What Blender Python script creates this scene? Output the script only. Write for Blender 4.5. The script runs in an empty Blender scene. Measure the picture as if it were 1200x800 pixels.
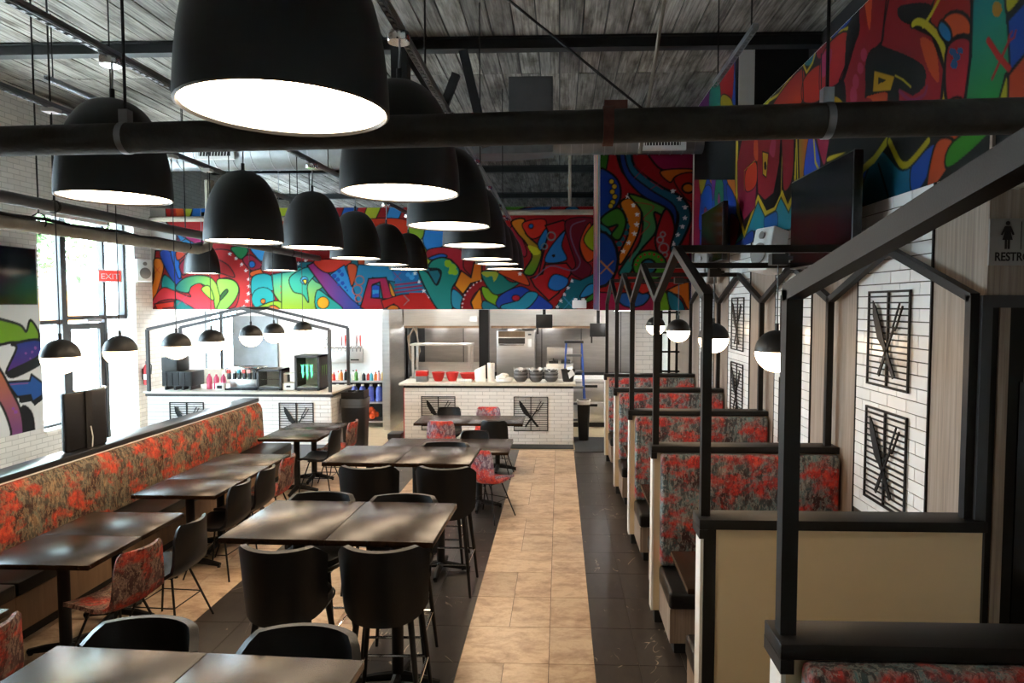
import bpy, bmesh, math, random
import numpy as np
from mathutils import Vector, Matrix

random.seed(7)
R = math.radians
SC = bpy.context.scene
COL = SC.collection

# ------------------------------------------------------------------ camera
CAM_H, FPX, PPX, PPY = 2.42, 790.0, 628.0, 400.0
PITCH = math.atan(42 / 790)
YAW = math.atan(28 / 790 * math.cos(PITCH))
cd = bpy.data.cameras.new('camera')
cd.sensor_width = 36.0
cd.lens = FPX / 1200 * 36.0
cd.shift_x = -(PPX - 600) / 1200
cd.clip_start = 0.05
cd.clip_end = 300
cam = bpy.data.objects.new('camera', cd)
COL.objects.link(cam)
cam.location = (0, 0, CAM_H)
cam.rotation_euler = (math.pi / 2 - PITCH, 0, YAW)
SC.camera = cam

# ------------------------------------------------------------------ world, exposure
SKY_STRENGTH = 20.0
DOME_L, GLOBE_L, KITCHEN_L = 16.0, 14.0, 42.0
w = bpy.data.worlds.new('sky')
SC.world = w
w.use_nodes = True
bg = w.node_tree.nodes['Background']
bg.inputs[0].default_value = (0.66, 0.84, 1.0, 1)
bg.inputs[1].default_value = SKY_STRENGTH
sl = bpy.data.lights.new('sun', 'SUN')
sl.energy = 170.0
sl.angle = R(0.6)
sl.color = (0.86, 0.94, 1.0)
sun = bpy.data.objects.new('sun', sl)
COL.objects.link(sun)
sun.rotation_euler = Vector((0.10, -0.62, 0.78)).to_track_quat('Z', 'Y').to_euler()
SC.view_settings.view_transform = 'Standard'
SC.view_settings.look = 'None'
SC.view_settings.gamma = 1.0
SC.view_settings.use_curve_mapping = False
SC.view_settings.exposure = 0.55

# ------------------------------------------------------------------ survey: photograph pixel -> point on a known plane of the room
_fw = np.array([-math.sin(YAW) * math.cos(PITCH), math.cos(YAW) * math.cos(PITCH), -math.sin(PITCH)])
_rt = np.array([math.cos(YAW), math.sin(YAW), 0.0])
_up = np.cross(_rt, _fw)


def survey(px, py, x=None, y=None):
    d = _fw + _rt * (px - PPX) / FPX + _up * (PPY - py) / FPX
    t = x / d[0] if x is not None else y / d[1]
    return d[0] * t, d[1] * t, CAM_H + d[2] * t


# ------------------------------------------------------------------ materials
def lin(c):
    return tuple((v / 12.92 if v <= 0.04045 else ((v + 0.055) / 1.055) ** 2.4) for v in c)


def hexc(h):
    return lin(tuple(int(h[i:i + 2], 16) / 255 for i in (0, 2, 4)))


M = {}


def mat(name, col, rough=0.5, metal=0.0, emit=None, strength=0.0, coat=0.0, bump=0.0, bscale=60.0, var=0.0, vscale=3.0, stretch=(1, 1, 1), rnd=0.0, spec=None):
    m = bpy.data.materials.new(name)
    m.use_nodes = True
    nt = m.node_tree
    N, L = nt.nodes, nt.links
    b = N['Principled BSDF']
    b.inputs['Base Color'].default_value = (*col, 1)
    b.inputs['Roughness'].default_value = rough
    b.inputs['Metallic'].default_value = metal
    if spec is not None:
        b.inputs['Specular IOR Level'].default_value = spec
    if coat:
        b.inputs['Coat Weight'].default_value = coat
        b.inputs['Coat Roughness'].default_value = 0.2
    if emit:
        b.inputs['Emission Color'].default_value = (*emit, 1)
        b.inputs['Emission Strength'].default_value = strength
    if var or bump or rnd:
        tc = N.new('ShaderNodeTexCoord')
        mp = N.new('ShaderNodeMapping')
        mp.inputs['Scale'].default_value = stretch
        L.new(tc.outputs['Object'], mp.inputs[0])
        vec = mp.outputs[0]
        if rnd:
            oi = N.new('ShaderNodeObjectInfo')
            ad = N.new('ShaderNodeVectorMath')
            ad.operation = 'MULTIPLY_ADD'
            cb = N.new('ShaderNodeCombineXYZ')
            for i in range(3):
                L.new(oi.outputs['Random'], cb.inputs[i])
            ad.inputs[1].default_value = (37.0, 53.0, 71.0)
            L.new(cb.outputs[0], ad.inputs[0])
            L.new(vec, ad.inputs[2])
            vec = ad.outputs[0]
    if var or rnd:
        nz = N.new('ShaderNodeTexNoise')
        nz.inputs['Scale'].default_value = vscale
        nz.inputs['Detail'].default_value = 6
        nz.inputs['Roughness'].default_value = 0.65
        L.new(vec, nz.inputs['Vector'])
        hs = N.new('ShaderNodeHueSaturation')
        hs.inputs['Color'].default_value = (*col, 1)
        mr = N.new('ShaderNodeMapRange')
        mr.inputs[1].default_value, mr.inputs[2].default_value = 0.25, 0.75
        mr.inputs[3].default_value, mr.inputs[4].default_value = 1 - var, 1 + var
        L.new(nz.outputs[0], mr.inputs[0])
        val = mr.outputs[0]
        if rnd:
            m2 = N.new('ShaderNodeMapRange')
            m2.inputs[3].default_value, m2.inputs[4].default_value = 1 - rnd, 1 + rnd
            L.new(oi.outputs['Random'], m2.inputs[0])
            mu = N.new('ShaderNodeMath')
            mu.operation = 'MULTIPLY'
            L.new(val, mu.inputs[0])
            L.new(m2.outputs[0], mu.inputs[1])
            val = mu.outputs[0]
        L.new(val, hs.inputs['Value'])
        L.new(hs.outputs[0], b.inputs['Base Color'])
    if bump:
        nb = N.new('ShaderNodeTexNoise')
        nb.inputs['Scale'].default_value = bscale
        nb.inputs['Detail'].default_value = 3
        L.new(mp.outputs[0], nb.inputs['Vector'])
        bp = N.new('ShaderNodeBump')
        bp.inputs['Strength'].default_value = bump
        bp.inputs['Distance'].default_value = 0.01
        L.new(nb.outputs[0], bp.inputs['Height'])
        L.new(bp.outputs[0], b.inputs['Normal'])
    M[name] = m
    return m


mat('black_steel', hexc('1a1a1b'), 0.5, 0.0, bump=0.05, bscale=200, spec=0.25)
mat('ledge_black', hexc('1c1d20'), 0.28)
mat('black_matte', hexc('131314'), 0.62)
mat('dark_frame', hexc('3a3a3c'), 0.5)
mat('shade_black', hexc('181818'), 0.48, bump=0.03, bscale=150)
mat('shade_inner', (0.85, 0.83, 0.80), 0.5)
mat('dome_glow', (1, 1, 1), 0.5, emit=(1.0, 0.77, 0.53), strength=DOME_L)
mat('globe_glow', (1, 1, 1), 0.4, emit=(1.0, 0.70, 0.42), strength=GLOBE_L)
mat('kitchen_glow', (1, 1, 1), 0.5, emit=(1.0, 0.97, 0.93), strength=KITCHEN_L)
mat('chrome', (0.75, 0.75, 0.76), 0.15, 1.0)
mat('steel', (0.70, 0.69, 0.67), 0.36, 1.0, bump=0.08, bscale=8, stretch=(1, 1, 12), var=0.12, vscale=2)
mat('steel_shaded', (0.46, 0.45, 0.44), 0.34, 1.0, bump=0.1, bscale=6, stretch=(1, 1, 8), var=0.15, vscale=2)  # darker copy of steel: shading of the kitchen rear wall put into the colour
mat('galvanised', (0.22, 0.235, 0.25), 0.42, 0.9, var=0.15, vscale=5)
mat('strut', (0.28, 0.29, 0.31), 0.4, 0.8)
mat('cast_pipe', hexc('33302c'), 0.75, 0.0, bump=0.35, bscale=40, var=0.35, vscale=9)
mat('lagging', hexc('8d8578'), 0.9, bump=0.4, bscale=25, var=0.2, vscale=6)
mat('grey_pipe', hexc('4c4c4d'), 0.6, var=0.15)
mat('rust', hexc('5a332a'), 0.85, var=0.3, vscale=20, bump=0.5)
mat('beam_paint', hexc('1e2022'), 0.6, var=0.2)
mat('leather', hexc('0f0f10'), 0.38, bump=0.10, bscale=120, var=0.1, spec=0.32)
mat('black_plastic', hexc('161617'), 0.4)
mat('grey_plastic', hexc('46484a'), 0.5)
mat('white_plastic', hexc('e8e8e6'), 0.4)
mat('white_paint', hexc('e9e8e4'), 0.6, bump=0.05, var=0.03)
mat('cream_panel', hexc('e0cba6'), 0.45, bump=0.06, bscale=90, var=0.03)
mat('white_end', hexc('ece9e4'), 0.4, var=0.02)
mat('white_tile', hexc('edecea'), 0.18, rnd=0.04, var=0.03, vscale=4, bump=0.04, bscale=12)
mat('grout', hexc('77777a'), 0.9, var=0.08)
mat('dark_grout', hexc('4a443e'), 0.9, var=0.1)
mat('counter_top', hexc('d9d3c8'), 0.3, var=0.12, vscale=14)
mat('kitchen_floor', hexc('a8987a'), 0.5, var=0.12, vscale=5)
mat('mat_rubber', hexc('2d2f30'), 0.9, bump=0.4, bscale=120)
mat('ladder_blue', hexc('2c4f9e'), 0.45)
mat('red_plastic', hexc('c3231f'), 0.3, var=0.05)
mat('red_metal', hexc('a81820'), 0.35)
mat('orange_net', hexc('e0561f'), 0.7, var=0.2, vscale=20)
mat('water_blue', hexc('5a67b8'), 0.25, var=0.2, vscale=15)
mat('paper', hexc('f0efec'), 0.8, var=0.04, vscale=10)
mat('bowl_grey', hexc('8f8f90'), 0.5, var=0.3, vscale=18)
mat('bowl_dark', hexc('59595b'), 0.5, var=0.35, vscale=14)
mat('wax_paper', hexc('d8d8d6'), 0.7, var=0.35, vscale=25)
mat('screen_black', hexc('0a0b0e'), 0.12)
mat('pink_liquid', hexc('d85a78'), 0.25)
mat('kitchen_dark', hexc('2a2622'), 0.6, var=0.3)
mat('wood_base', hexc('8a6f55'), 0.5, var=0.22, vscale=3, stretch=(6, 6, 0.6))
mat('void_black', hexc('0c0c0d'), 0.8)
mat('asphalt', hexc('77787a'), 0.9, var=0.1)
mat('sidewalk', hexc('cfcdc8'), 0.9, var=0.06)
mat('bark', hexc('5d4b3a'), 0.9, var=0.3, bump=0.5)
mat('leaf_a', hexc('3f5a2c'), 0.6, var=0.3)
mat('leaf_b', hexc('55703c'), 0.6, var=0.3)
mat('orange_board', hexc('f08a3c'), 0.6)
mat('sign_grey', hexc('8b8682'), 0.4, 0.3)
mat('exit_red', hexc('d83a34'), 0.5, emit=hexc('e04a40'), strength=0.6)
mat('claw_green', hexc('58e0a0'), 0.4, emit=hexc('58e0a0'), strength=1.2)
for nm, h in dict(b_red='c9372c', b_yellow='e2b437', b_white='efece4', b_teal='4aa3b0', b_green='5d9a45', b_black='1d1a19', b_orange='dd7a2c', b_pink='e9a7a0').items():
    mat(nm, hexc(h), 0.35)


def nodes_mat(name):
    m = bpy.data.materials.new(name)
    m.use_nodes = True
    M[name] = m
    return m, m.node_tree.nodes, m.node_tree.links, m.node_tree.nodes['Principled BSDF']


def ramp(N, stops, interp='LINEAR'):
    r = N.new('ShaderNodeValToRGB')
    r.color_ramp.interpolation = interp
    e = r.color_ramp.elements
    while len(e) > 1:
        e.remove(e[-1])
    e[0].position = stops[0][0]
    e[0].color = (*stops[0][1], 1)
    for p, c in stops[1:]:
        k = e.new(p)
        k.color = (*c, 1)
    return r


def noise(N, L, vec, scale, detail=4, rough=0.6, dist=0.0):
    n = N.new('ShaderNodeTexNoise')
    n.inputs['Scale'].default_value = scale
    n.inputs['Detail'].default_value = detail
    n.inputs['Roughness'].default_value = rough
    n.inputs['Distortion'].default_value = dist
    if vec is not None:
        L.new(vec, n.inputs['Vector'])
    return n


def mapped(N, L, scale=(1, 1, 1), rnd=False, off=(0, 0, 0)):
    tc = N.new('ShaderNodeTexCoord')
    mp = N.new('ShaderNodeMapping')
    mp.inputs['Scale'].default_value = scale
    mp.inputs['Location'].default_value = off
    L.new(tc.outputs['Object'], mp.inputs[0])
    if not rnd:
        return mp.outputs[0]
    oi = N.new('ShaderNodeObjectInfo')
    sc = N.new('ShaderNodeVectorMath')
    sc.operation = 'SCALE'
    sc.inputs[0].default_value = (37, 53, 71)
    L.new(oi.outputs['Random'], sc.inputs['Scale'])
    ad = N.new('ShaderNodeVectorMath')
    L.new(mp.outputs[0], ad.inputs[0])
    L.new(sc.outputs[0], ad.inputs[1])
    return ad.outputs[0]


def mixc(N, L, fac, a, b, mode='MIX'):
    mx = N.new('ShaderNodeMix')
    mx.data_type = 'RGBA'
    mx.blend_type = mode
    for s, i in ((a, 6), (b, 7)):
        if isinstance(s, tuple):
            mx.inputs[i].default_value = (*s, 1)
        else:
            L.new(s, mx.inputs[i])
    if isinstance(fac, (int, float)):
        mx.inputs[0].default_value = fac
    else:
        L.new(fac, mx.inputs[0])
    return mx.outputs[2]


def bump_to(N, L, b, h, strength=0.2, dist=0.01):
    bp = N.new('ShaderNodeBump')
    bp.inputs['Strength'].default_value = strength
    bp.inputs['Distance'].default_value = dist
    L.new(h, bp.inputs['Height'])
    L.new(bp.outputs[0], b.inputs['Normal'])


# printed upholstery: red and orange clouds over brown, cream and teal brush strokes
def fabric(name, warm, pale, teal, dark, off=(0, 0, 0), dens=0.53):
    m, N, L, b = nodes_mat(name)
    v = mapped(N, L, (1, 1, 1), off=off)
    vs = mapped(N, L, (20, 20, 8), off=off)
    base = ramp(N, [(0.34, dark), (0.485, dark), (0.53, pale), (0.60, teal), (0.70, pale)])
    L.new(noise(N, L, vs, 1.6, 6, 0.7, 0.4).outputs[0], base.inputs[0])
    big = ramp(N, [(0.42, dark), (0.55, teal), (0.66, pale)])
    L.new(noise(N, L, v, 3.4, 4, 0.6, 0.6).outputs[0], big.inputs[0])
    c0 = mixc(N, L, 0.45, base.outputs[0], big.outputs[0])
    n2 = noise(N, L, mapped(N, L, (1, 1, 1.35), off=(off[0] + 3.1, off[1] + 1.7, off[2] + 5.2)), 4.6, 6, 0.66, 0.2)
    msk = ramp(N, [(dens - 0.05, (0, 0, 0)), (dens + 0.07, (0.95, 0.95, 0.95))])
    L.new(n2.outputs[0], msk.inputs[0])
    wr = ramp(N, [(0.35, warm[0]), (0.55, warm[1]), (0.72, warm[2])])
    L.new(noise(N, L, v, 14, 5, 0.7).outputs[0], wr.inputs[0])
    c1 = mixc(N, L, msk.outputs[0], c0, wr.outputs[0])
    vf = mapped(N, L, (34, 34, 15), off=off)
    sc1 = ramp(N, [(0.54, (0, 0, 0)), (0.60, (0.62, 0.62, 0.62))])
    L.new(noise(N, L, vf, 1.3, 5, 0.7, 0.5).outputs[0], sc1.inputs[0])
    c2 = mixc(N, L, sc1.outputs[0], c1, dark)
    sc2 = ramp(N, [(0.60, (0, 0, 0)), (0.66, (0.7, 0.7, 0.7))])
    L.new(noise(N, L, mapped(N, L, (26, 26, 20), off=(off[2], off[0], off[1])), 1.7, 5, 0.7, 0.6).outputs[0], sc2.inputs[0])
    c3 = mixc(N, L, sc2.outputs[0], c2, pale)
    L.new(c3, b.inputs['Base Color'])
    b.inputs['Roughness'].default_value = 0.78
    bump_to(N, L, b, noise(N, L, v, 260, 2).outputs[0], 0.12, 0.003)


fabric('fabric_rust', (hexc('8a2416'), hexc('cf4224'), hexc('e86c3e')), hexc('b08e68'), hexc('5a665a'), hexc('361911'), (1.3, 0.2, 0.7), 0.55)
fabric('fabric_chair', (hexc('8a2018'), hexc('cc3c26'), hexc('e2603c')), hexc('b59a80'), hexc('6a4a48'), hexc('361712'), (2.7, 5.2, 1.1), 0.51)
fabric('fabric_red', (hexc('8a1c22'), hexc('cf342c'), hexc('e85a40')), hexc('b0a49c'), hexc('4f7a80'), hexc('34181d'), (7.1, 2.2, 0.3), 0.535)
fabric('fabric_pale', (hexc('b02a3c'), hexc('e8503a'), hexc('f4764f')), hexc('d4c4c4'), hexc('8a7f96'), hexc('5a3044'), (4.4, 9.2, 3.1), 0.51)

# table top: dark stained oak laminate
m, N, L, b = nodes_mat('table_top')
v = mapped(N, L, (5.0, 60, 5.0), rnd=True)
n1 = noise(N, L, v, 2.2, 6, 0.7)
r1 = ramp(N, [(0.3, hexc('150d08')), (0.7, hexc('302015'))])
L.new(n1.outputs[0], r1.inputs[0])
L.new(r1.outputs[0], b.inputs['Base Color'])
b.inputs['Roughness'].default_value = 0.27
b.inputs['Specular IOR Level'].default_value = 0.30
bump_to(N, L, b, n1.outputs[0], 0.03, 0.001)

# tan travertine-look floor tile
m, N, L, b = nodes_mat('tan_tile')
v = mapped(N, L, (1.0, 1.6, 1), rnd=True)
n1 = noise(N, L, v, 4.0, 10, 0.72, 0.25)
r1 = ramp(N, [(0.28, hexc('7f6448')), (0.45, hexc('b3967a')), (0.58, hexc('cdb598')), (0.75, hexc('a08468'))])
L.new(n1.outputs[0], r1.inputs[0])
oi = N.new('ShaderNodeObjectInfo')
mr = N.new('ShaderNodeMapRange')
mr.inputs[3].default_value, mr.inputs[4].default_value = 0.86, 1.1
L.new(oi.outputs['Random'], mr.inputs[0])
hs = N.new('ShaderNodeHueSaturation')
L.new(mr.outputs[0], hs.inputs['Value'])
L.new(r1.outputs[0], hs.inputs['Color'])
L.new(hs.outputs[0], b.inputs['Base Color'])
b.inputs['Roughness'].default_value = 0.34
bump_to(N, L, b, n1.outputs[0], 0.08, 0.004)

# near-black marble-look floor tile with a few pale veins
m, N, L, b = nodes_mat('dark_tile')
v = mapped(N, L, (1.6, 0.8, 1), rnd=True)
n1 = noise(N, L, v, 1.5, 3, 0.5, 1.2)
r1 = ramp(N, [(0.494, (0, 0, 0)), (0.5, (1, 1, 1)), (0.506, (0, 0, 0))])
L.new(n1.outputs[0], r1.inputs[0])
n3 = noise(N, L, v, 5.0, 2)
r3 = ramp(N, [(0.55, (0, 0, 0)), (0.65, (1, 1, 1))])
L.new(n3.outputs[0], r3.inputs[0])
vein = mixc(N, L, 1.0, r1.outputs[0], r3.outputs[0], 'MULTIPLY')
r4 = ramp(N, [(0.3, hexc('2b2725')), (0.7, hexc('3d3733'))])
L.new(noise(N, L, v, 7, 5).outputs[0], r4.inputs[0])
L.new(mixc(N, L, vein, r4.outputs[0], hexc('c9b9a4')), b.inputs['Base Color'])
b.inputs['Roughness'].default_value = 0.30

# weathered grey ceiling boards
m, N, L, b = nodes_mat('ceiling_board')
v = mapped(N, L, (16, 0.6, 1), rnd=True)
n1 = noise(N, L, v, 2.4, 7, 0.6, 0.0)
n2 = noise(N, L, mapped(N, L, (3, 0.8, 1), rnd=True), 2.0, 4, 0.6)
r1 = ramp(N, [(0.28, hexc('4c4844')), (0.5, hexc('8f8a84')), (0.72, hexc('b3aea6'))])
L.new(n1.outputs[0], r1.inputs[0])
r2 = ramp(N, [(0.3, hexc('8d857a')), (0.55, (1, 1, 1))])
L.new(n2.outputs[0], r2.inputs[0])
c = mixc(N, L, 1.0, r1.outputs[0], r2.outputs[0], 'MULTIPLY')
oi = N.new('ShaderNodeObjectInfo')
mr = N.new('ShaderNodeMapRange')
mr.inputs[3].default_value, mr.inputs[4].default_value = 0.62, 1.2
L.new(oi.outputs['Random'], mr.inputs[0])
hs = N.new('ShaderNodeHueSaturation')
L.new(mr.outputs[0], hs.inputs['Value'])
L.new(c, hs.inputs['Color'])
L.new(hs.outputs[0], b.inputs['Base Color'])
b.inputs['Roughness'].default_value = 0.85
bump_to(N, L, b, n1.outputs[0], 0.4, 0.01)

# grey-beige wood laminate, vertical grain
m, N, L, b = nodes_mat('laminate')
n1 = noise(N, L, mapped(N, L, (30, 30, 0.7), rnd=True), 1.6, 6, 0.7)
r1 = ramp(N, [(0.28, hexc('73655a')), (0.5, hexc('948375')), (0.74, hexc('ae9e90'))])
L.new(n1.outputs[0], r1.inputs[0])
L.new(r1.outputs[0], b.inputs['Base Color'])
b.inputs['Roughness'].default_value = 0.5
bump_to(N, L, b, n1.outputs[0], 0.1, 0.003)

# white painted brickwork (far, too small to build)
m, N, L, b = nodes_mat('white_brick')
tc = N.new('ShaderNodeTexCoord')
sp = N.new('ShaderNodeSeparateXYZ')
L.new(tc.outputs['Object'], sp.inputs[0])
cb = N.new('ShaderNodeCombineXYZ')
ad = N.new('ShaderNodeMath')
L.new(sp.outputs[0], ad.inputs[0])
L.new(sp.outputs[1], ad.inputs[1])
L.new(ad.outputs[0], cb.inputs[0])
L.new(sp.outputs[2], cb.inputs[1])
br = N.new('ShaderNodeTexBrick')
br.inputs['Scale'].default_value = 1.0
br.inputs['Brick Width'].default_value = 0.22
br.inputs['Row Height'].default_value = 0.075
br.inputs['Mortar Size'].default_value = 0.006
br.inputs['Color1'].default_value = (*hexc('dedcd8'), 1)
br.inputs['Color2'].default_value = (*hexc('cfcdc9'), 1)
br.inputs['Mortar'].default_value = (*hexc('b9b7b3'), 1)
L.new(cb.outputs[0], br.inputs[0])
L.new(br.outputs[0], b.inputs['Base Color'])
b.inputs['Roughness'].default_value = 0.7
nzb = noise(N, L, tc.outputs['Object'], 30, 4)
L.new(nzb.outputs[0], b.inputs['Roughness'])
bp = N.new('ShaderNodeBump')
bp.inputs['Strength'].default_value = 0.5
bp.inputs['Distance'].default_value = 0.008
bp.invert = True
L.new(br.outputs['Fac'], bp.inputs['Height'])
L.new(bp.outputs[0], b.inputs['Normal'])
b.inputs['Roughness'].default_value = 0.7

# window glass: clear with a faint sheen
m = bpy.data.materials.new('glass')
m.use_nodes = True
N, L = m.node_tree.nodes, m.node_tree.links
N.remove(N['Principled BSDF'])
tr = N.new('ShaderNodeBsdfTransparent')
tr.inputs[0].default_value = (0.94, 0.97, 0.96, 1)
gl = N.new('ShaderNodeBsdfGlossy')
gl.inputs['Roughness'].default_value = 0.02
mx = N.new('ShaderNodeMixShader')
mx.inputs[0].default_value = 0.05
L.new(tr.outputs[0], mx.inputs[1])
L.new(gl.outputs[0], mx.inputs[2])
L.new(mx.outputs[0], N['Material Output'].inputs[0])
M['glass'] = m

# painted graffiti: colour stored with the painted surface
m, N, L, b = nodes_mat('spray_paint')
at = N.new('ShaderNodeAttribute')
at.attribute_name = 'paint'
L.new(at.outputs['Color'], b.inputs['Base Color'])
b.inputs['Roughness'].default_value = 0.6
b.inputs['Specular IOR Level'].default_value = 0.18
bump_to(N, L, b, noise(N, L, mapped(N, L), 60, 3).outputs[0], 0.08, 0.004)


# ------------------------------------------------------------------ mesh helpers
class MB:
    def __init__(s):
        s.v, s.f = [], []

    def add(s, vs, fs):
        o = len(s.v)
        s.v += [tuple(p) for p in vs]
        s.f += [tuple(i + o for i in f) for f in fs]
        return s

    def box(s, x0, x1, y0, y1, z0, z1):
        return s.add([(x0, y0, z0), (x1, y0, z0), (x1, y1, z0), (x0, y1, z0), (x0, y0, z1), (x1, y0, z1), (x1, y1, z1), (x0, y1, z1)],
                     [(3, 2, 1, 0), (4, 5, 6, 7), (0, 1, 5, 4), (1, 2, 6, 5), (2, 3, 7, 6), (3, 0, 4, 7)])

    def bar(s, a, b, w, h=None, up=(0, 0, 1)):
        h = h or w
        a, b = Vector(a), Vector(b)
        d = (b - a).normalized()
        u = Vector(up)
        if abs(d.dot(u)) > 0.98:
            u = Vector((0, 1, 0))
        sx = d.cross(u).normalized() * (w / 2)
        sy = sx.cross(d).normalized() * (h / 2)
        vs = [a - sx - sy, a + sx - sy, a + sx + sy, a - sx + sy, b - sx - sy, b + sx - sy, b + sx + sy, b - sx + sy]
        return s.add(vs, [(3, 2, 1, 0), (4, 5, 6, 7), (0, 1, 5, 4), (1, 2, 6, 5), (2, 3, 7, 6), (3, 0, 4, 7)])

    def tube(s, pts, r, n=8):
        pts = [Vector(p) for p in pts]
        rs = r if isinstance(r, (list, tuple)) else [r] * len(pts)
        vs, fs = [], []
        prev = None
        for i, p in enumerate(pts):
            a = pts[max(i - 1, 0)]
            c = pts[min(i + 1, len(pts) - 1)]
            t = (c - a).normalized()
            if prev is None:
                u = Vector((0, 0, 1)) if abs(t.z) < 0.9 else Vector((1, 0, 0))
                u = (u - t * u.dot(t)).normalized()
            else:
                u = (prev - t * prev.dot(t)).normalized()
            prev = u
            wv = t.cross(u)
            for k in range(n):
                an = 2 * math.pi * k / n
                vs.append(p + (u * math.cos(an) + wv * math.sin(an)) * rs[i])
        for i in range(len(pts) - 1):
            for k in range(n):
                k2 = (k + 1) % n
                fs.append((i * n + k, i * n + k2, (i + 1) * n + k2, (i + 1) * n + k))
        fs.append(tuple(range(n - 1, -1, -1)))
        o = (len(pts) - 1) * n
        fs.append(tuple(o + k for k in range(n)))
        return s.add(vs, fs)

    def lathe(s, prof, n=24, c=(0, 0, 0), sx=1.0, sy=1.0, power=2.0):
        vs, fs = [], []
        idx = []
        for r, z in prof:
            if r < 1e-6:
                idx.append([len(vs)] * n)
                vs.append((c[0], c[1], c[2] + z))
            else:
                row = []
                for k in range(n):
                    a = 2 * math.pi * k / n
                    ca, sa = math.cos(a), math.sin(a)
                    q = (abs(ca) ** power + abs(sa) ** power) ** (-1 / power)
                    row.append(len(vs))
                    vs.append((c[0] + r * ca * q * sx, c[1] + r * sa * q * sy, c[2] + z))
                idx.append(row)
        for i in range(len(prof) - 1):
            for k in range(n):
                k2 = (k + 1) % n
                q = [idx[i][k], idx[i][k2], idx[i + 1][k2], idx[i + 1][k]]
                q2 = []
                for t in q:
                    if t not in q2:
                        q2.append(t)
                if len(q2) > 2:
                    fs.append(tuple(q2))
        return s.add(vs, fs)

    def prism(s, poly, d0, d1, plane='xz'):
        n = len(poly)
        vs = []
        for d in (d0, d1):
            for a, b_ in poly:
                vs.append((a, d, b_) if plane == 'xz' else ((d, a, b_) if plane == 'yz' else (a, b_, d)))
        fs = [tuple(range(n)), tuple(range(2 * n - 1, n - 1, -1))]
        for k in range(n):
            k2 = (k + 1) % n
            fs.append((k, k + n, k2 + n, k2))
        return s.add(vs, fs)

    def sheet(s, grid, th):
        # a curved sheet of given thickness, closed all round
        n, m_ = len(grid), len(grid[0])
        G = np.array(grid, dtype=float)
        du = np.gradient(G, axis=0)
        dv = np.gradient(G, axis=1)
        nr = np.cross(du, dv)
        nr /= np.maximum(np.linalg.norm(nr, axis=2, keepdims=True), 1e-9)
        A = G + nr * th / 2
        B = G - nr * th / 2
        vs = [tuple(A[i, j]) for i in range(n) for j in range(m_)] + [tuple(B[i, j]) for i in range(n) for j in range(m_)]
        o = n * m_
        fs = []
        for i in range(n - 1):
            for j in range(m_ - 1):
                a, b_, c_, d_ = i * m_ + j, (i + 1) * m_ + j, (i + 1) * m_ + j + 1, i * m_ + j + 1
                fs.append((a, b_, c_, d_))
                fs.append((o + d_, o + c_, o + b_, o + a))
        ring = [i * m_ for i in range(n)] + [(n - 1) * m_ + j for j in range(1, m_)] + [i * m_ + m_ - 1 for i in range(n - 2, -1, -1)] + [j for j in range(m_ - 2, 0, -1)]
        for k in range(len(ring)):
            a, b_ = ring[k], ring[(k + 1) % len(ring)]
            fs.append((b_, a, o + a, o + b_))
        return s.add(vs, fs)

    def mesh(s, name, material, smooth=False, bevel=0.0, seg=2):
        me = bpy.data.meshes.new(name)
        me.from_pydata(s.v, [], s.f)
        bm = bmesh.new()
        bm.from_mesh(me)
        bmesh.ops.recalc_face_normals(bm, faces=bm.faces)
        if bevel:
            bmesh.ops.bevel(bm, geom=list(bm.edges), offset=bevel, segments=seg, profile=0.5, affect='EDGES', clamp_overlap=True)
        bm.to_mesh(me)
        bm.free()
        me.materials.append(M[material])
        if smooth or bevel:
            me.shade_smooth()
            me.set_sharp_from_angle(angle=R(38))
        me.update()
        return me

    def build(s, name, material, parent=None, smooth=False, bevel=0.0, seg=2, loc=None):
        return link(name, s.mesh(name, material, smooth, bevel, seg), parent, loc)


def link(name, me, parent=None, loc=None, rot=None):
    o = bpy.data.objects.new(name, me)
    COL.objects.link(o)
    if parent:
        o.parent = parent
    if loc:
        o.location = loc
    if rot:
        o.rotation_euler = rot
    return o


def tag(o, label=None, cat=None, group=None, kind=None):
    if label:
        o['label'] = label
    if cat:
        o['category'] = cat
    if group:
        o['group'] = group
    if kind:
        o['kind'] = kind
    return o


def thing(name, label, cat, loc=(0, 0, 0), rz=0.0, group=None, kind=None):
    o = bpy.data.objects.new(name, None)
    COL.objects.link(o)
    o.location = loc
    o.rotation_euler = (0, 0, rz)
    return tag(o, label, cat, group, kind)


def struct(name, label, parent=None):
    o = bpy.data.objects.new(name, None)
    COL.objects.link(o)
    o['kind'] = 'structure'
    o['label'] = label
    return o


def copy_tree(o, parent=None):
    c = o.copy()
    COL.objects.link(c)
    c.parent = parent
    for ch in KIDS.get(o.name, None) or [x for x in o.children]:
        copy_tree(ch, c)
    return c


KIDS = {}
_cache = {}


def shared(key, fn):
    if key not in _cache:
        _cache[key] = fn()
    return _cache[key]


ORD = ['first', 'second', 'third', 'fourth', 'fifth', 'sixth', 'seventh', 'eighth', 'ninth', 'tenth', 'eleventh', 'twelfth', 'thirteenth', 'fourteenth', 'fifteenth', 'sixteenth']


def box_piece(name, material, parent, x0, x1, y0, y1, z0, z1):
    k = (name, material, round(x1 - x0, 3), round(y1 - y0, 3), round(z1 - z0, 3))
    hx, hy, hz = k[2] / 2, k[3] / 2, k[4] / 2
    me = shared(k, lambda: MB().box(-hx, hx, -hy, hy, -hz, hz).mesh(name, material))
    return link(name, me, parent, ((x0 + x1) / 2, (y0 + y1) / 2, (z0 + z1) / 2))


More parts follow.
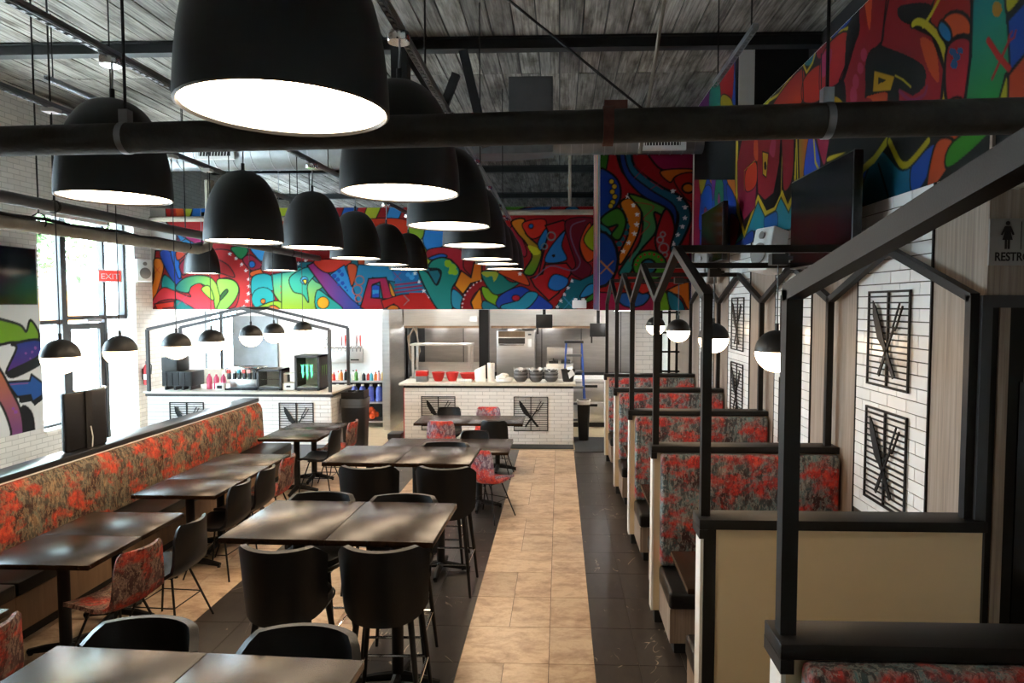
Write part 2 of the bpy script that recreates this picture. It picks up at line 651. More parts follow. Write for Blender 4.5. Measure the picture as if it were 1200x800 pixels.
# ------------------------------------------------------------------ floor
fl = struct('floor', 'striped tile floor of tan and near-black bands')
MB().box(-8.0, 4.2, -3.2, 11.25, -0.16, -0.006).build('screed', 'dark_grout', fl)
MB().box(-8.0, 4.2, 11.25, 17.2, -0.16, -0.002).build('kitchen_floor', 'kitchen_floor', fl)
ROW, Y0 = 0.52, 2.36
bands = [('tan_tile', [-3.84, -3.49, -3.145, -2.80]), ('dark_tile', [-2.80, -2.43, -2.07]), ('tan_tile', [-2.07, -1.70, -1.34]),
         ('dark_tile', [-1.34, -1.01, -0.68]), ('tan_tile', [-0.68, -0.375, -0.07, 0.24]), ('dark_tile', [0.24, 0.54, 0.84])]
for mt, xs in bands:
    for r in range(17):
        ya = Y0 + r * ROW
        cut = list(xs)
        if mt == 'tan_tile' and len(xs) == 4 and r % 3 == 1:
            cut = [xs[0], xs[2], xs[3]]
        for a, b_ in zip(cut[:-1], cut[1:]):
            box_piece('floor_tile', mt, fl, a + 0.002, b_ - 0.002, ya + 0.002, ya + ROW - 0.002, -0.02, 0.0)
# plain run of the same tile where nobody can tell the joints apart (aisle by the windows, under the booths)
MB().box(-7.7, -3.845, -3.0, 11.2, -0.02, 0.0).build('window_aisle_tile', 'tan_tile', fl)
MB().box(0.845, 4.1, -3.0, 11.2, -0.02, 0.0).build('booth_side_tile', 'dark_tile', fl)
MB().box(-3.84, 0.84, -3.0, 2.355, -0.02, 0.0).build('near_tile', 'dark_tile', fl)

# ------------------------------------------------------------------ ceiling: boards on dark joists
ce = struct('ceiling', 'weathered grey plank ceiling of the old shed')
CZ = 5.45
MB().box(-8.2, 4.4, -3.2, 22.0, CZ + 0.03, CZ + 0.2).build('roof_deck', 'beam_paint', ce)
x = -7.75
k = 0
while x < 4.0:
    wd = 0.25
    box_piece('ceiling_plank', 'ceiling_board', ce, x, x + wd - 0.016, -3.0, 9.0, CZ + (k % 3) * 0.003, CZ + 0.03)
    box_piece('ceiling_plank', 'ceiling_board', ce, x, x + wd - 0.016, 9.01, 21.5, CZ + ((k + 1) % 3) * 0.003, CZ + 0.03)
    x += wd
    k += 1

# ------------------------------------------------------------------ left wall with the storefront window and door
XL = -7.7
wl = struct('wall_left', 'white painted brick wall on the window side')
W0, W1, WTOP = 9.73, 12.0, 4.0
P0, P1 = 5.0, 7.9           # storefront bay out of view, added to bring daylight to the bench side
m_ = MB()
m_.box(XL - 0.35, XL, -3.1, P0, 0, CZ)
m_.box(XL - 0.35, XL, P1, W0, 0, CZ)
m_.box(XL - 0.35, XL, P0, P1, WTOP, CZ)
m_.box(XL - 0.35, XL, P0, P1, 0, 0.5)
m_.box(XL - 0.35, XL, W1, 14.6, 0, CZ)
m_.box(XL - 0.35, XL, W0, W1, WTOP, CZ)
m_.box(XL - 0.35, XL, W0, 10.42, 0, 0.5)
m_.build('brickwork', 'white_brick', wl)
MB().box(XL - 0.3, XL + 0.04, W0, 10.42, 0.5, 0.54).build('window_sill', 'white_paint', wl)


def glazed(name, label, y0, y1, z0, z1, mull, bars, xg=XL - 0.22):
    o = struct(name, label)
    for yy in mull:
        MB().box(xg - 0.05, xg + 0.05, yy - 0.032, yy + 0.032, z0, z1).build('mullion', 'dark_frame', o)
    for zz in bars:
        MB().box(xg - 0.045, xg + 0.045, y0, y1, zz - 0.035, zz + 0.035).build('transom', 'dark_frame', o)
    ys = sorted(mull)
    zs = sorted(bars)
    for a, b_ in zip(ys[:-1], ys[1:]):
        for c_, d_ in zip(zs[:-1], zs[1:]):
            MB().box(xg - 0.004, xg + 0.004, a + 0.03, b_ - 0.03, c_ + 0.03, d_ - 0.03).build('pane', 'glass', o)
    return o


glazed('window_1', 'tall storefront window beside the glass entrance door', W0, 10.44, 0.5, WTOP, [W0 + 0.03, 10.44], [0.54, 2.16, WTOP - 0.03])
glazed('window_2', 'transom glazing above the entrance door', 10.44, W1, 2.19, WTOP, [10.50, 11.42, W1 - 0.03], [2.22, WTOP - 0.03])
glazed('window_added_bay', 'added storefront window out of view, bringing daylight to the bench side', P0, P1, 0.5, WTOP, [P0 + 0.03, 6.45, P1 - 0.03], [0.54, 2.16, WTOP - 0.03])
d1 = struct('door_1', 'glass entrance door with dark metal frame and push bar')
xg = XL - 0.22
for a, b_ in ((10.53, 10.62), (11.30, 11.39)):
    MB().box(xg - 0.03, xg + 0.03, a, b_, 0.0, 2.13).build('door_stile', 'dark_frame', d1)
MB().box(xg - 0.03, xg + 0.03, 10.62, 11.30, 0.0, 0.22).build('door_rail', 'dark_frame', d1)
MB().box(xg - 0.03, xg + 0.03, 10.62, 11.30, 2.03, 2.13).build('door_rail', 'dark_frame', d1)
MB().box(xg - 0.005, xg + 0.005, 10.62, 11.30, 0.22, 2.03).build('pane', 'glass', d1)
pb = MB().tube([(xg + 0.09, 10.6, 1.02), (xg + 0.09, 11.32, 1.02)], 0.016).build('push_bar', 'chrome', d1, True)
MB().box(xg + 0.03, xg + 0.09, 10.59, 10.62, 1.0, 1.04).build('bar_bracket', 'chrome', pb)
MB().box(xg + 0.03, xg + 0.09, 11.30, 11.33, 1.0, 1.04).build('bar_bracket', 'chrome', pb)
MB().box(xg + 0.03, xg + 0.10, 10.9, 11.25, 2.15, 2.2).build('door_closer', 'strut', d1)
dj = struct('trim_1', 'fixed glass and jamb beside the entrance door')
MB().box(xg - 0.05, xg + 0.05, 11.40, 11.47, 0, 2.2).build('jamb', 'dark_frame', dj)
MB().box(xg - 0.05, xg + 0.05, 10.46, 10.53, 0, 2.2).build('jamb', 'dark_frame', dj)
MB().box(xg - 0.004, xg + 0.004, 11.47, W1, 0.05, 2.18).build('pane', 'glass', dj)
sh = thing('roller_shade', 'rolled-up shade at the head of the storefront window', 'window shade', (XL - 0.05, 10.7, WTOP - 0.1))
MB().tube([(0, -0.95, 0), (0, 0.75, 0)], 0.05, 10).build('roll', 'strut', sh, True)
MB().box(-0.01, 0.01, -0.93, 0.73, -0.12, -0.03).build('hem_bar', 'white_plastic', sh)

# front wall behind the camera, side walls closing the hall
wf = struct('wall_front', 'plain wall behind the viewpoint')
MB().box(-8.05, 4.3, -3.3, -3.05, 0, CZ).build('plaster', 'white_paint', wf)

# ------------------------------------------------------------------ back walls, header with the mural, block above the corridor
YH, YB = 12.5, 10.75
hd = struct('wall_header', 'mural-painted header wall over the bar and kitchen')
MB().box(-8.05, 0.626, YH, YH + 0.14, 2.35, 4.24).build('panel', 'white_paint', hd)
bl = struct('wall_block', 'tall mural-painted block above the end of the booth row')
MB().box(0.626, 2.3, YB, YH + 0.14, 2.345, CZ).build('panel', 'white_paint', bl)
wb = struct('wall_back', 'white wall behind the bar with windows')
m_ = MB()
m_.box(-8.05, -7.75, 14.3, 14.5, 0, 2.9)
m_.box(-7.75, -6.95, 14.3, 14.5, 0, 1.05)
m_.box(-7.75, -6.95, 14.3, 14.5, 2.3, 2.9)
m_.box(-6.95, -3.3, 14.3, 14.5, 0, 2.9)
m_.build('plaster', 'white_paint', wb)
MB().box(-7.02, -6.05, 14.22, 14.3, 0.9, 2.2).build('grey_panel', 'galvanised', wb)
o = struct('window_3', 'bright window behind the bar')
for xx in (-7.72, -7.35, -6.98):
    MB().box(xx - 0.03, xx + 0.03, 14.37, 14.43, 1.05, 2.3).build('mullion', 'dark_frame', o)
for a, b_ in ((-7.69, -7.38), (-7.32, -7.01)):
    MB().box(a, b_, 14.398, 14.404, 1.07, 2.28).build('pane', 'glass', o)
kb = struct('wall_kitchen', 'stainless clad rear wall of the open kitchen')
MB().box(-3.3, 2.4, 15.4, 15.6, 0, 3.0).build('backing', 'grey_plastic', kb)
x = -3.1
while x < 2.2:
    box_piece('steel_sheet', 'steel_shaded', kb, x, x + 0.88, 15.385, 15.4, 0.9, 2.6)
    x += 0.9
kp = struct('wall_partition', 'grey steel clad wall end between bar and kitchen')
MB().box(-3.42, -3.30, 12.95, 15.6, 0, 2.9).build('core', 'grey_plastic', kp)
MB().box(-3.43, -3.29, 12.9, 12.95, 0, 2.34).build('end_cladding', 'steel', kp)
MB().box(-3.30, -3.285, 12.95, 14.1, 0, 2.34).build('side_cladding', 'steel', kp)
kc_ = struct('ceiling_kitchen', 'low ceiling over bar and kitchen')
MB().box(-8.05, 2.4, YH + 0.14, 15.6, 2.95, 3.05).build('board', 'white_paint', kc_)
wu = struct('wall_far', 'dark far end of the shed above the kitchen roof')
MB().box(-8.05, 4.3, 21.4, 21.6, 3.0, CZ).build('boards', 'beam_paint', wu)
wu2 = struct('wall_upper', 'side walls of the shed beyond the kitchen roof')
m_ = MB()
m_.box(-8.05, -7.7, 14.6, 15.4, 2.9, CZ).box(-8.05, -7.7, 20.6, 21.5, 2.9, CZ).box(-8.05, -7.7, 15.4, 20.6, 2.9, 3.5).box(-8.05, -7.7, 15.4, 20.6, 5.1, CZ)
m_.build('boards', 'white_brick', wu2)
glazed('window_added_loft', 'added clerestory window lighting the ceiling beyond the kitchen roof', 15.4, 20.6, 3.5, 5.1, [15.43, 17.1, 18.9, 20.57], [3.53, 5.07], -7.9)  # unseen window added to light the ceiling boards behind the header
MB().box(2.3, 2.5, 12.6, 21.5, 0.0, CZ).build('boards', 'grey_pipe', wu2)
MB().box(2.281, 2.5, 8.3, 12.6, 0.0, CZ).build('boards', 'grey_pipe', wu2)
MB().box(-8.05, 2.4, 12.7, 21.5, 3.06, 3.1).build('loft_deck', 'beam_paint', wu2)

# ------------------------------------------------------------------ right wall: laminate, tiled panels, mural above
XR = 2.08
wr = struct('wall_right', 'laminate and white tile wall beside the booths')
MB().box(XR + 0.02, XR + 0.2, 3.39, 15.6, 0, 4.5).build('core', 'white_paint', wr)
MB().box(XR + 0.02, XR + 0.2, -3.1, 3.39, 3.1, 4.5).build('bulkhead', 'white_paint', wr)
MB().box(XR + 0.02, XR + 0.2, 8.15, YB, 4.5, CZ).build('upper_return', 'white_paint', wr)
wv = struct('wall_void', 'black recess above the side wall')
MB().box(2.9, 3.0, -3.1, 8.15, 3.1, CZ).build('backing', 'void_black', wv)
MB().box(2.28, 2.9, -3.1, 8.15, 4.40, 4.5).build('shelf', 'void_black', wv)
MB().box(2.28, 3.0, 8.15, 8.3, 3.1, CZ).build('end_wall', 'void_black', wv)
strips = [4.31, 6.10, 7.90, 9.62]
SW = 0.465
edges = [3.39] + [v_ for c_ in strips for v_ in (c_ - SW, c_ + SW)] + [13.0]
for i in range(0, len(edges), 2):
    a, b_ = edges[i], edges[i + 1]
    nseg = max(1, round((b_ - a) / 0.95))
    for q in range(nseg):
        MB().box(XR, XR + 0.02, a + (b_ - a) * q / nseg + 0.001, a + (b_ - a) * (q + 1) / nseg - 0.001, 0.0, 3.1).build('laminate_panel', 'laminate', wr)
TH, TL = 0.0775, 0.2325
for si, c_ in enumerate(strips):
    o = struct('trim_tile_panel', ORD[si] + ' vertical strip of white subway tile counted from the restroom sign')
    MB().box(XR - 0.002, XR + 0.02, c_ - SW, c_ + SW, 0.0, 3.1).build('grout_bed', 'dark_grout', o)
    for s_ in (-1, 1):
        MB().box(XR - 0.012, XR + 0.001, c_ + s_ * SW - 0.006, c_ + s_ * SW + 0.006, 0, 3.1).build('edge_trim', 'black_steel', o)
    r = 0
    z = 3.1 - TH
    while z > 0.95:
        cuts = [c_ - SW + 0.006 + q * TL for q in range(5)] if r % 2 == 0 else [c_ - SW + 0.006] + [c_ - SW + 0.006 + (q + 0.5) * TL for q in range(4)] + [c_ + SW - 0.006]
        cuts[-1] = c_ + SW - 0.006
        for a, b_ in zip(cuts[:-1], cuts[1:]):
            box_piece('tile', 'white_tile', o, XR - 0.008, XR, a + 0.003, b_ - 0.003, z + 0.003, z + TH - 0.003)
        z -= TH
        r += 1

# restroom wall facing us, beyond the passage
rw = struct('wall_restroom', 'laminate wall with the restroom sign')
for a, b_ in ((2.08, 2.62), (2.62, 3.3), (3.3, 4.1)):
    MB().box(a + 0.001, b_ - 0.001, 3.37, 3.39, 2.47, 3.4).build('laminate_panel', 'laminate', rw)
MB().box(2.08, 2.10, 3.371, 3.389, 0, 2.47).build('laminate_panel', 'laminate', rw)
MB().box(3.1, 4.1, 3.37, 3.39, 0, 2.47).build('laminate_panel', 'laminate', rw)
MB().box(4.1, 4.3, -3.1, 3.6, 0, CZ).build('side_wall', 'white_paint', rw)
MB().box(2.2, 4.1, 3.40, 3.5, 3.1, CZ).build('upper_wall', 'void_black', rw)
d2 = struct('door_2', 'dark restroom door with pale vertical stripes')
xd = 2.035
MB().box(xd, xd + 0.05, 3.325, 3.368, 0, 2.47).build('door_frame', 'dark_frame', d2)
MB().box(xd + 0.05, 3.1, 3.325, 3.368, 2.41, 2.47).build('door_frame', 'dark_frame', d2)
MB().box(xd + 0.05, 3.1, 3.36, 3.40, 0, 2.41).build('door_leaf', 'void_black', d2)
for a, b_ in ((2.135, 2.185), (2.265, 2.32), (2.395, 2.45)):
    MB().box(a, b_, 3.35, 3.36, 0.05, 2.41).build('pale_stripe', 'laminate', d2)
MB().box(2.235, 2.9, 3.34, 3.351, 0.2, 2.05).build('dark_panel', 'screen_black', d2)


# ------------------------------------------------------------------ graffiti painter (works in wall coordinates)
class Canvas:
    def __init__(s, axis, const, a0, a1, z0, z1, cell, base):
        s.axis, s.const, s.cell = axis, const, cell
        s.a0, s.a1, s.z0, s.z1 = a0, a1, z0, z1
        s.nx, s.nz = int((a1 - a0) / cell) + 1, int((z1 - z0) / cell) + 1
        s.A, s.Z = np.meshgrid(np.linspace(a0, a1, s.nx), np.linspace(z0, z1, s.nz))
        s.C = np.zeros((s.nz, s.nx, 3))
        s.C[:] = hexc(base)
        s.org, s.sc, s.wm = (0, 0), 1.0, 0.016
        s.deep = 1.3
        s.kill = np.zeros((s.nz, s.nx), bool)

    def frame(s, ox, oy, sc, wm):
        s.org, s.sc, s.wm = (ox, oy), sc, wm

    def pt(s, p):
        q = survey(s.org[0] + p[0] / s.sc, s.org[1] + p[1] / s.sc, **{s.axis: s.const})
        return (q[1] if s.axis == 'x' else q[0], q[2])

    def spline(s, pts, closed, n=5):
        P = [np.array(p, float) for p in pts]
        out = []
        m_ = len(P)
        rng = range(m_) if closed else range(m_ - 1)
        for i in rng:
            p1, p2 = P[i], P[(i + 1) % m_]
            p0 = P[(i - 1) % m_] if closed or i > 0 else p1
            p3 = P[(i + 2) % m_] if closed or i + 2 < m_ else p2
            for k_ in range(n):
                t = k_ / n
                out.append(tuple(0.5 * (2 * p1 + (p2 - p0) * t + (2 * p0 - 5 * p1 + 4 * p2 - p3) * t * t + (3 * p1 - p0 - 3 * p2 + p3) * t ** 3)))
        if not closed:
            out.append(tuple(P[-1]))
        return out

    def _win(s, q, pad):
        xs, zs = [p[0] for p in q], [p[1] for p in q]
        i0 = max(int((min(xs) - pad - s.a0) / (s.a1 - s.a0) * (s.nx - 1)), 0)
        i1 = min(int((max(xs) + pad - s.a0) / (s.a1 - s.a0) * (s.nx - 1)) + 2, s.nx)
        j0 = max(int((min(zs) - pad - s.z0) / (s.z1 - s.z0) * (s.nz - 1)), 0)
        j1 = min(int((max(zs) + pad - s.z0) / (s.z1 - s.z0) * (s.nz - 1)) + 2, s.nz)
        return slice(j0, max(j1, j0)), slice(i0, max(i1, i0))

    def inside(s, q, win):
        A, Z = s.A[win], s.Z[win]
        ins = np.zeros(A.shape, bool)
        n = len(q)
        for i in range(n):
            x1, y1 = q[i]
            x2, y2 = q[(i + 1) % n]
            if y1 == y2:
                continue
            c_ = (y1 > Z) != (y2 > Z)
            ins ^= c_ & (A < (x2 - x1) * (Z - y1) / (y2 - y1) + x1)
        return ins

    def fill(s, pts, col, col2=None, o=4.0, smooth=True, oc='101012', horiz=False):
        if smooth:
            pts = s.spline(pts, True)
        q = [s.pt(p) for p in pts]
        win = s._win(q, 0)
        ins = s.inside(q, win)
        c1 = np.array(hexc(col))
        if col2:
            c2 = np.array(hexc(col2))
            ax = s.A[win] if horiz else -s.Z[win]
            vals = [p[0] if horiz else -p[1] for p in q]
            lo, hi = min(vals), max(vals)
            t = np.clip((ax - lo) / max(hi - lo, 1e-6), 0, 1)[..., None]
            if horiz and s.axis == 'x':
                t = 1 - t
            c = c1 * (1 - t) + c2 * t
            s.C[win][ins] = c[ins]
        else:
            s.C[win][ins] = c1
        if o:
            s._seg(q + [q[0]], o, oc)

    def _seg(s, q, wpx, col):
        wd = wpx / s.sc * s.wm / 2 * (1.6 if col in ('101012', '0e0e10') and wpx < 8 else 1.0)
        c = np.array(hexc(col))
        for (x1, y1), (x2, y2) in zip(q[:-1], q[1:]):
            win = s._win([(x1, y1), (x2, y2)], wd + s.cell)
            A, Z = s.A[win], s.Z[win]
            if A.size == 0:
                continue
            dx, dy = x2 - x1, y2 - y1
            t = np.clip(((A - x1) * dx + (Z - y1) * dy) / max(dx * dx + dy * dy, 1e-9), 0, 1)
            dd = (A - x1 - t * dx) ** 2 + (Z - y1 - t * dy) ** 2
            al = np.clip((wd - np.sqrt(dd)) / s.cell + 0.5, 0, 1)[..., None]
            s.C[win] = s.C[win] * (1 - al) + c * al

    def line(s, pts, wpx, col, smooth=False):
        if smooth:
            pts = s.spline(pts, False)
        s._seg([s.pt(p) for p in pts], wpx, col)

    def disc(s, x, y, r, col, o=3.0, ry=None, oc='101012'):
        ry = ry or r
        s.fill([(x + r * math.cos(a), y + ry * math.sin(a)) for a in np.linspace(0, 2 * math.pi, 17)[:-1]], col, o=o, smooth=False, oc=oc)

    def ring(s, x, y, r, wpx, col):
        s.line([(x + r * math.cos(a), y + r * math.sin(a)) for a in np.linspace(0, 2 * math.pi, 17)], wpx, col)

    def star(s, x, y, r, col='e8e6e8'):
        s.fill([(x + (r if k_ % 2 == 0 else r * 0.42) * math.sin(k_ * math.pi / 5), y - (r if k_ % 2 == 0 else r * 0.42) * math.cos(k_ * math.pi / 5)) for k_ in range(10)], col, o=0, smooth=False)

    def cross(s, x0, y0, x1, y1, wpx, col):
        s.line([(x0, y0), (x1, y1)], wpx, col)
        s.line([(x1, y0), (x0, y1)], wpx * 0.7, col)

    def build(s, name, parent, off):
        n, mz = s.nx, s.nz
        a, z = s.A.ravel(), s.Z.ravel()
        co = np.zeros((n * mz, 3))
        if s.axis == 'x':
            co[:, 0], co[:, 1] = off, a
        else:
            co[:, 0], co[:, 1] = a, off
        co[:, 2] = z
        idx = np.arange(n * mz).reshape(mz, n)
        quads = np.stack([idx[:-1, :-1], idx[:-1, 1:], idx[1:, 1:], idx[1:, :-1]], -1)
        keep = ~(s.kill[:-1, :-1] | s.kill[1:, 1:])
        quads = quads[keep]
        me = bpy.data.meshes.new(name)
        nq = len(quads)
        me.vertices.add(len(co))
        me.vertices.foreach_set('co', co.ravel())
        me.loops.add(nq * 4)
        me.loops.foreach_set('vertex_index', quads.ravel().astype(np.int32))
        me.polygons.add(nq)
        me.polygons.foreach_set('loop_start', np.arange(0, nq * 4, 4, dtype=np.int32))
        me.update(calc_edges=True)
        me.validate()
        at_ = me.color_attributes.new('paint', 'FLOAT_COLOR', 'POINT')
        at_.data.foreach_set('color', np.concatenate([s.C.reshape(-1, 3) ** s.deep * 0.62, np.ones((n * mz, 1))], 1).ravel())
        me.materials.append(M['spray_paint'])
        return link(name, me, parent)


# --- mural on the header
cv = Canvas('y', YH, -7.69, 0.62, 2.352, 4.238, 0.0125, 'd9d7d2')
S_W = 0.0162
cv.frame(170, 230, 5.333, S_W)
F = cv.fill
F([(130, 70), (960, 60), (960, 715), (190, 715), (180, 800), (80, 800), (38, 745), (35, 600), (60, 400), (65, 340), (190, 330), (200, 230), (135, 165)], 'a81c22', smooth=False, o=5)
F([(200, 230), (360, 250), (380, 310), (250, 320)], 'b02672')
F([(200, 235), (260, 265), (330, 312), (250, 312)], '2f86b5')
F([(130, 80), (190, 75), (200, 140), (140, 165)], 'c12a20', o=0, smooth=False)
F([(190, 75), (240, 78), (252, 130), (200, 140)], 'dd6a22', o=0, smooth=False)
F([(240, 75), (300, 75), (275, 150), (252, 130)], 'b9c23c', smooth=False)
F([(300, 70), (520, 70), (500, 150), (280, 150)], '2f84cf', smooth=False)
cv.disc(362, 110, 14, '101012', o=0)
F([(520, 70), (640, 70), (620, 160), (500, 150)], 'c3cc3e', smooth=False)
F([(640, 70), (830, 70), (820, 160), (620, 160)], '2a6fc0', smooth=False)
F([(830, 75), (880, 72), (850, 140), (820, 160)], 'c0332a', smooth=False)
F([(880, 72), (960, 72), (960, 140), (862, 138)], 'c2cf3d', smooth=False)
F([(55, 400), (90, 388), (116, 420), (108, 490), (62, 640), (36, 690), (36, 600), (58, 500)], 'e58a1f')
cv.cross(62, 440, 92, 480, 3, 'c23a24')
F([(95, 345), (160, 350), (232, 520), (192, 552), (118, 430)], '2b57b0')
F([(160, 345), (198, 345), (226, 490), (205, 502)], '2f7cc6')
F([(120, 490), (190, 548), (182, 592), (108, 580)], '1f9a92')
F([(215, 430), (268, 380), (262, 470), (235, 490)], 'a6224a')
F([(196, 345), (262, 350), (205, 400)], 'd4532a')
F([(40, 665), (108, 572), (190, 592), (284, 628), (272, 585), (334, 540), (400, 610), (462, 700), (400, 708), (300, 700), (190, 645), (84, 660), (46, 715)], 'd2261f', 'd8566a')
F([(60, 672), (182, 655), (182, 692), (112, 700), (182, 720), (100, 782), (82, 720)], 'd9431f', smooth=False)
F([(195, 645), (290, 690), (300, 712), (195, 712)], '1c8f8c')
cv.cross(200, 620, 262, 680, 5, 'b04a78')
F([(190, 580), (232, 520), (320, 494), (410, 508), (462, 580), (496, 705), (440, 705), (420, 605), (352, 546), (292, 562), (268, 602)], '1b8d8a', '9cc53c', horiz=True)
F([(352, 580), (400, 560), (432, 640), (408, 640)], '9ccf52')
F([(418, 338), (520, 336), (620, 396), (668, 500), (672, 640), (652, 712), (498, 708), (566, 690), (590, 600), (574, 540), (520, 508), (470, 512), (474, 482), (560, 505), (520, 430), (430, 378)], 'b81f22', 'd24a4a')
F([(448, 530), (500, 515), (560, 530), (586, 580), (560, 650), (500, 712), (448, 705), (470, 640)], '8fcb62')
F([(478, 610), (510, 580), (516, 600), (470, 650)], '2d6b38')
for p in [(530, 360), (570, 387), (605, 425), (630, 465), (648, 518), (652, 562), (648, 607), (637, 655), (618, 692)]:
    cv.star(*p, 15)
F([(540, 318), (630, 318), (642, 350), (602, 392), (560, 362)], '2e9a66')
F([(610, 395), (660, 366), (736, 430), (690, 470), (650, 452)], 'a81f4c')
cv.disc(668, 425, 21, '2b84cf')
F([(660, 318), (752, 318), (736, 405), (690, 372)], '4aa6dc')
F([(660, 472), (742, 450), (742, 482), (668, 502)], 'e5762c')
F([(742, 430), (960, 430), (960, 500), (800, 500), (742, 480)], 'a3202a')
F([(668, 510), (742, 482), (804, 510), (826, 585), (700, 585), (668, 625)], '33b3bb')
F([(790, 488), (890, 470), (960, 500), (960, 712), (880, 712), (806, 610)], '35b5b8', 'a8c93e', smooth=False)
F([(905, 500), (960, 472), (960, 600), (918, 575)], '25a2a6')
cv.disc(738, 640, 72, '33b6ba')
cv.disc(738, 655, 15, 'e58a2c')
F([(690, 712), (760, 668), (838, 655), (892, 712)], 'a5cc45')
F([(745, 712), (800, 680), (842, 712)], 'e0832c')
cv.cross(845, 560, 880, 605, 4, 'e0704a')
F([(190, 716), (430, 706), (420, 770), (190, 792)], '3aa8ae', 'd8738a', horiz=True, o=0)
cv.frame(330, 300, 6.0, S_W)
F([(0, -60), (1200, -60), (1200, 376), (0, 376)], '1f7f8e', smooth=False, o=0)
F([(-60, -350), (930, -350), (930, -50), (-60, -50)], 'a81f26', smooth=False, o=0)
for q in range(6):
    F([(-40 + q * 160, -345), (60 + q * 160, -345), (20 + q * 160, -255), (-70 + q * 160, -255)], ['c3cc3e', '2a6fc0', 'c8cf42', '2a6fc0', 'b9c23c', '3f93c8'][q], smooth=False)
F([(-60, -250), (300, -255), (260, -140), (-60, -120)], 'd9661f')
F([(180, -250), (420, -255), (380, -150), (240, -120)], 'd88a22')
F([(420, -250), (620, -240), (590, -110), (450, -130)], '2a78b8')
F([(560, -250), (900, -250), (880, -100), (600, -120)], 'cf4a22')
cv.disc(720, -180, 60, 'e0a02c', ry=50)
F([(-60, -140), (160, -150), (140, -60), (-60, -50)], '2f86b5')
F([(330, -140), (560, -120), (520, -50), (350, -50)], '8f1c3a')
F([(0, -60), (500, -60), (480, 40), (0, 40)], 'b3222a', smooth=False)
F([(520, -60), (900, -60), (860, 60), (540, 60)], 'c95a26', smooth=False)
F([(900, -60), (1100, -60), (1050, 60), (880, 40)], 'b0c23e', smooth=False)
cv.star(118, 55, 15)
cv.star(170, 32, 14)
F([(0, 120), (60, 110), (130, 75), (240, 180), (300, 210), (250, 245), (240, 376), (0, 376)], '4bbdb4', 'a9ca3a', smooth=False)
F([(58, 150), (180, 78), (232, 130), (182, 205), (190, 325), (148, 270), (80, 246)], '27a9ac', '4dbba0')
cv.disc(160, 170, 27, '56b2df')
F([(150, 170), (176, 165), (170, 200)], 'd3cf5a')
F([(180, 66), (236, 40), (340, 130), (585, 376), (430, 376), (330, 272)], 'b0267e', '2272c4', smooth=False, horiz=True, o=6)
F([(250, 240), (330, 285), (430, 376), (250, 376)], '3bb6ae', o=4)
cv.disc(292, 328, 42, 'eebb22')
F([(232, 30), (490, 30), (390, 100), (300, 112)], 'd8452a')
F([(340, 132), (440, 62), (500, 215), (545, 345), (490, 300)], '3f9fd8', smooth=False)
for p in [(405, 105, 14), (370, 140, 17), (395, 165, 15), (425, 130, 14), (428, 190, 14), (400, 200, 10), (450, 220, 10), (462, 240, 7)]:
    cv.disc(*p, '2a66b8', o=0)
F([(540, 60), (772, 70), (800, 182), (640, 150), (570, 345), (540, 345), (500, 215)], '2f93b8', smooth=False)
F([(464, 62), (532, 76), (500, 205), (482, 182)], 'd8642a')
for x_, y_, r_ in [(548, 170, 32), (532, 238, 34), (540, 300, 22)]:
    cv.ring(x_, y_, r_, 5, 'd8764a')
F([(555, 360), (612, 158), (735, 150), (775, 270), (832, 300), (712, 300), (690, 182), (640, 200), (630, 292), (712, 300), (722, 376), (585, 376)], 'b8246a', 'c4262c', smooth=False, o=6)
F([(634, 210), (660, 198), (690, 210), (688, 292), (634, 292)], '2a62bd', smooth=False)
F([(640, 240), (684, 236), (684, 262), (640, 266)], '45a5d8', o=0, smooth=False)
F([(755, 180), (800, 275), (770, 272)], 'e0a02c')
F([(775, 105), (960, 108), (962, 185), (800, 190)], '2a80b4', smooth=False, o=0)
for p in [(890, 130, 16), (915, 150, 18), (930, 125, 14)]:
    cv.disc(*p, '4aa8de', o=0)
cv.cross(790, 115, 840, 170, 4, 'b03058')
F([(800, 185), (975, 165), (1010, 260), (826, 268)], '2b7fa8', smooth=False, o=0)
for y_ in (195, 222, 248):
    cv.line([(800, y_ + 8), (985, y_ - 14)], 11, 'a8285a')
F([(720, 372), (700, 312), (845, 270), (1005, 258), (1092, 376), (840, 376), (790, 335)], 'cc2a22', smooth=False)
F([(740, 376), (770, 345), (812, 350), (820, 376)], 'e08a2c')
for p in [(938, 120), (967, 180), (1000, 245), (1028, 293), (1065, 355)]:
    cv.star(*p, 17)
cv.cross(860, 275, 928, 345, 6, '9a9396')
cv.cross(978, 325, 1022, 375, 6, '9a9396')
F([(958, 110), (1030, 110), (1085, 212), (1122, 135), (1100, 95), (1044, 100), (1060, 40), (1110, 12), (1200, 20), (1200, 376), (1090, 376)], '1f8f80', '2b9a96', smooth=False, o=6)
cv.cross(1080, 235, 1140, 290, 4, 'b84a5a')
cv.frame(480, 240, 5.4545, S_W)
F([(300, -60), (1182, -60), (1182, 668), (270, 668)], 'a11a26', smooth=False, o=0)
F([(90, 165), (215, 165), (212, 262), (108, 288)], '3c93d4')
F([(0, 20), (95, 60), (95, 170), (70, 222), (0, 195)], '9ab83a')
F([(110, 292), (220, 270), (335, 292), (345, 400), (392, 462), (318, 482), (300, 400), (250, 342), (130, 352)], 'b01f38')
F([(120, 340), (200, 312), (240, 330), (160, 350)], '2f7cc8')
F([(55, 425), (112, 430), (172, 512), (202, 440), (184, 410), (118, 402), (150, 352), (230, 338), (312, 400), (312, 470), (270, 540), (272, 668), (178, 668)], '1f9a88', '2a9b9a', smooth=True, o=6)
for p in [(245, 375, 24), (275, 400, 24), (290, 430, 20), (262, 430, 16)]:
    cv.disc(*p, '9cc02c', o=0)
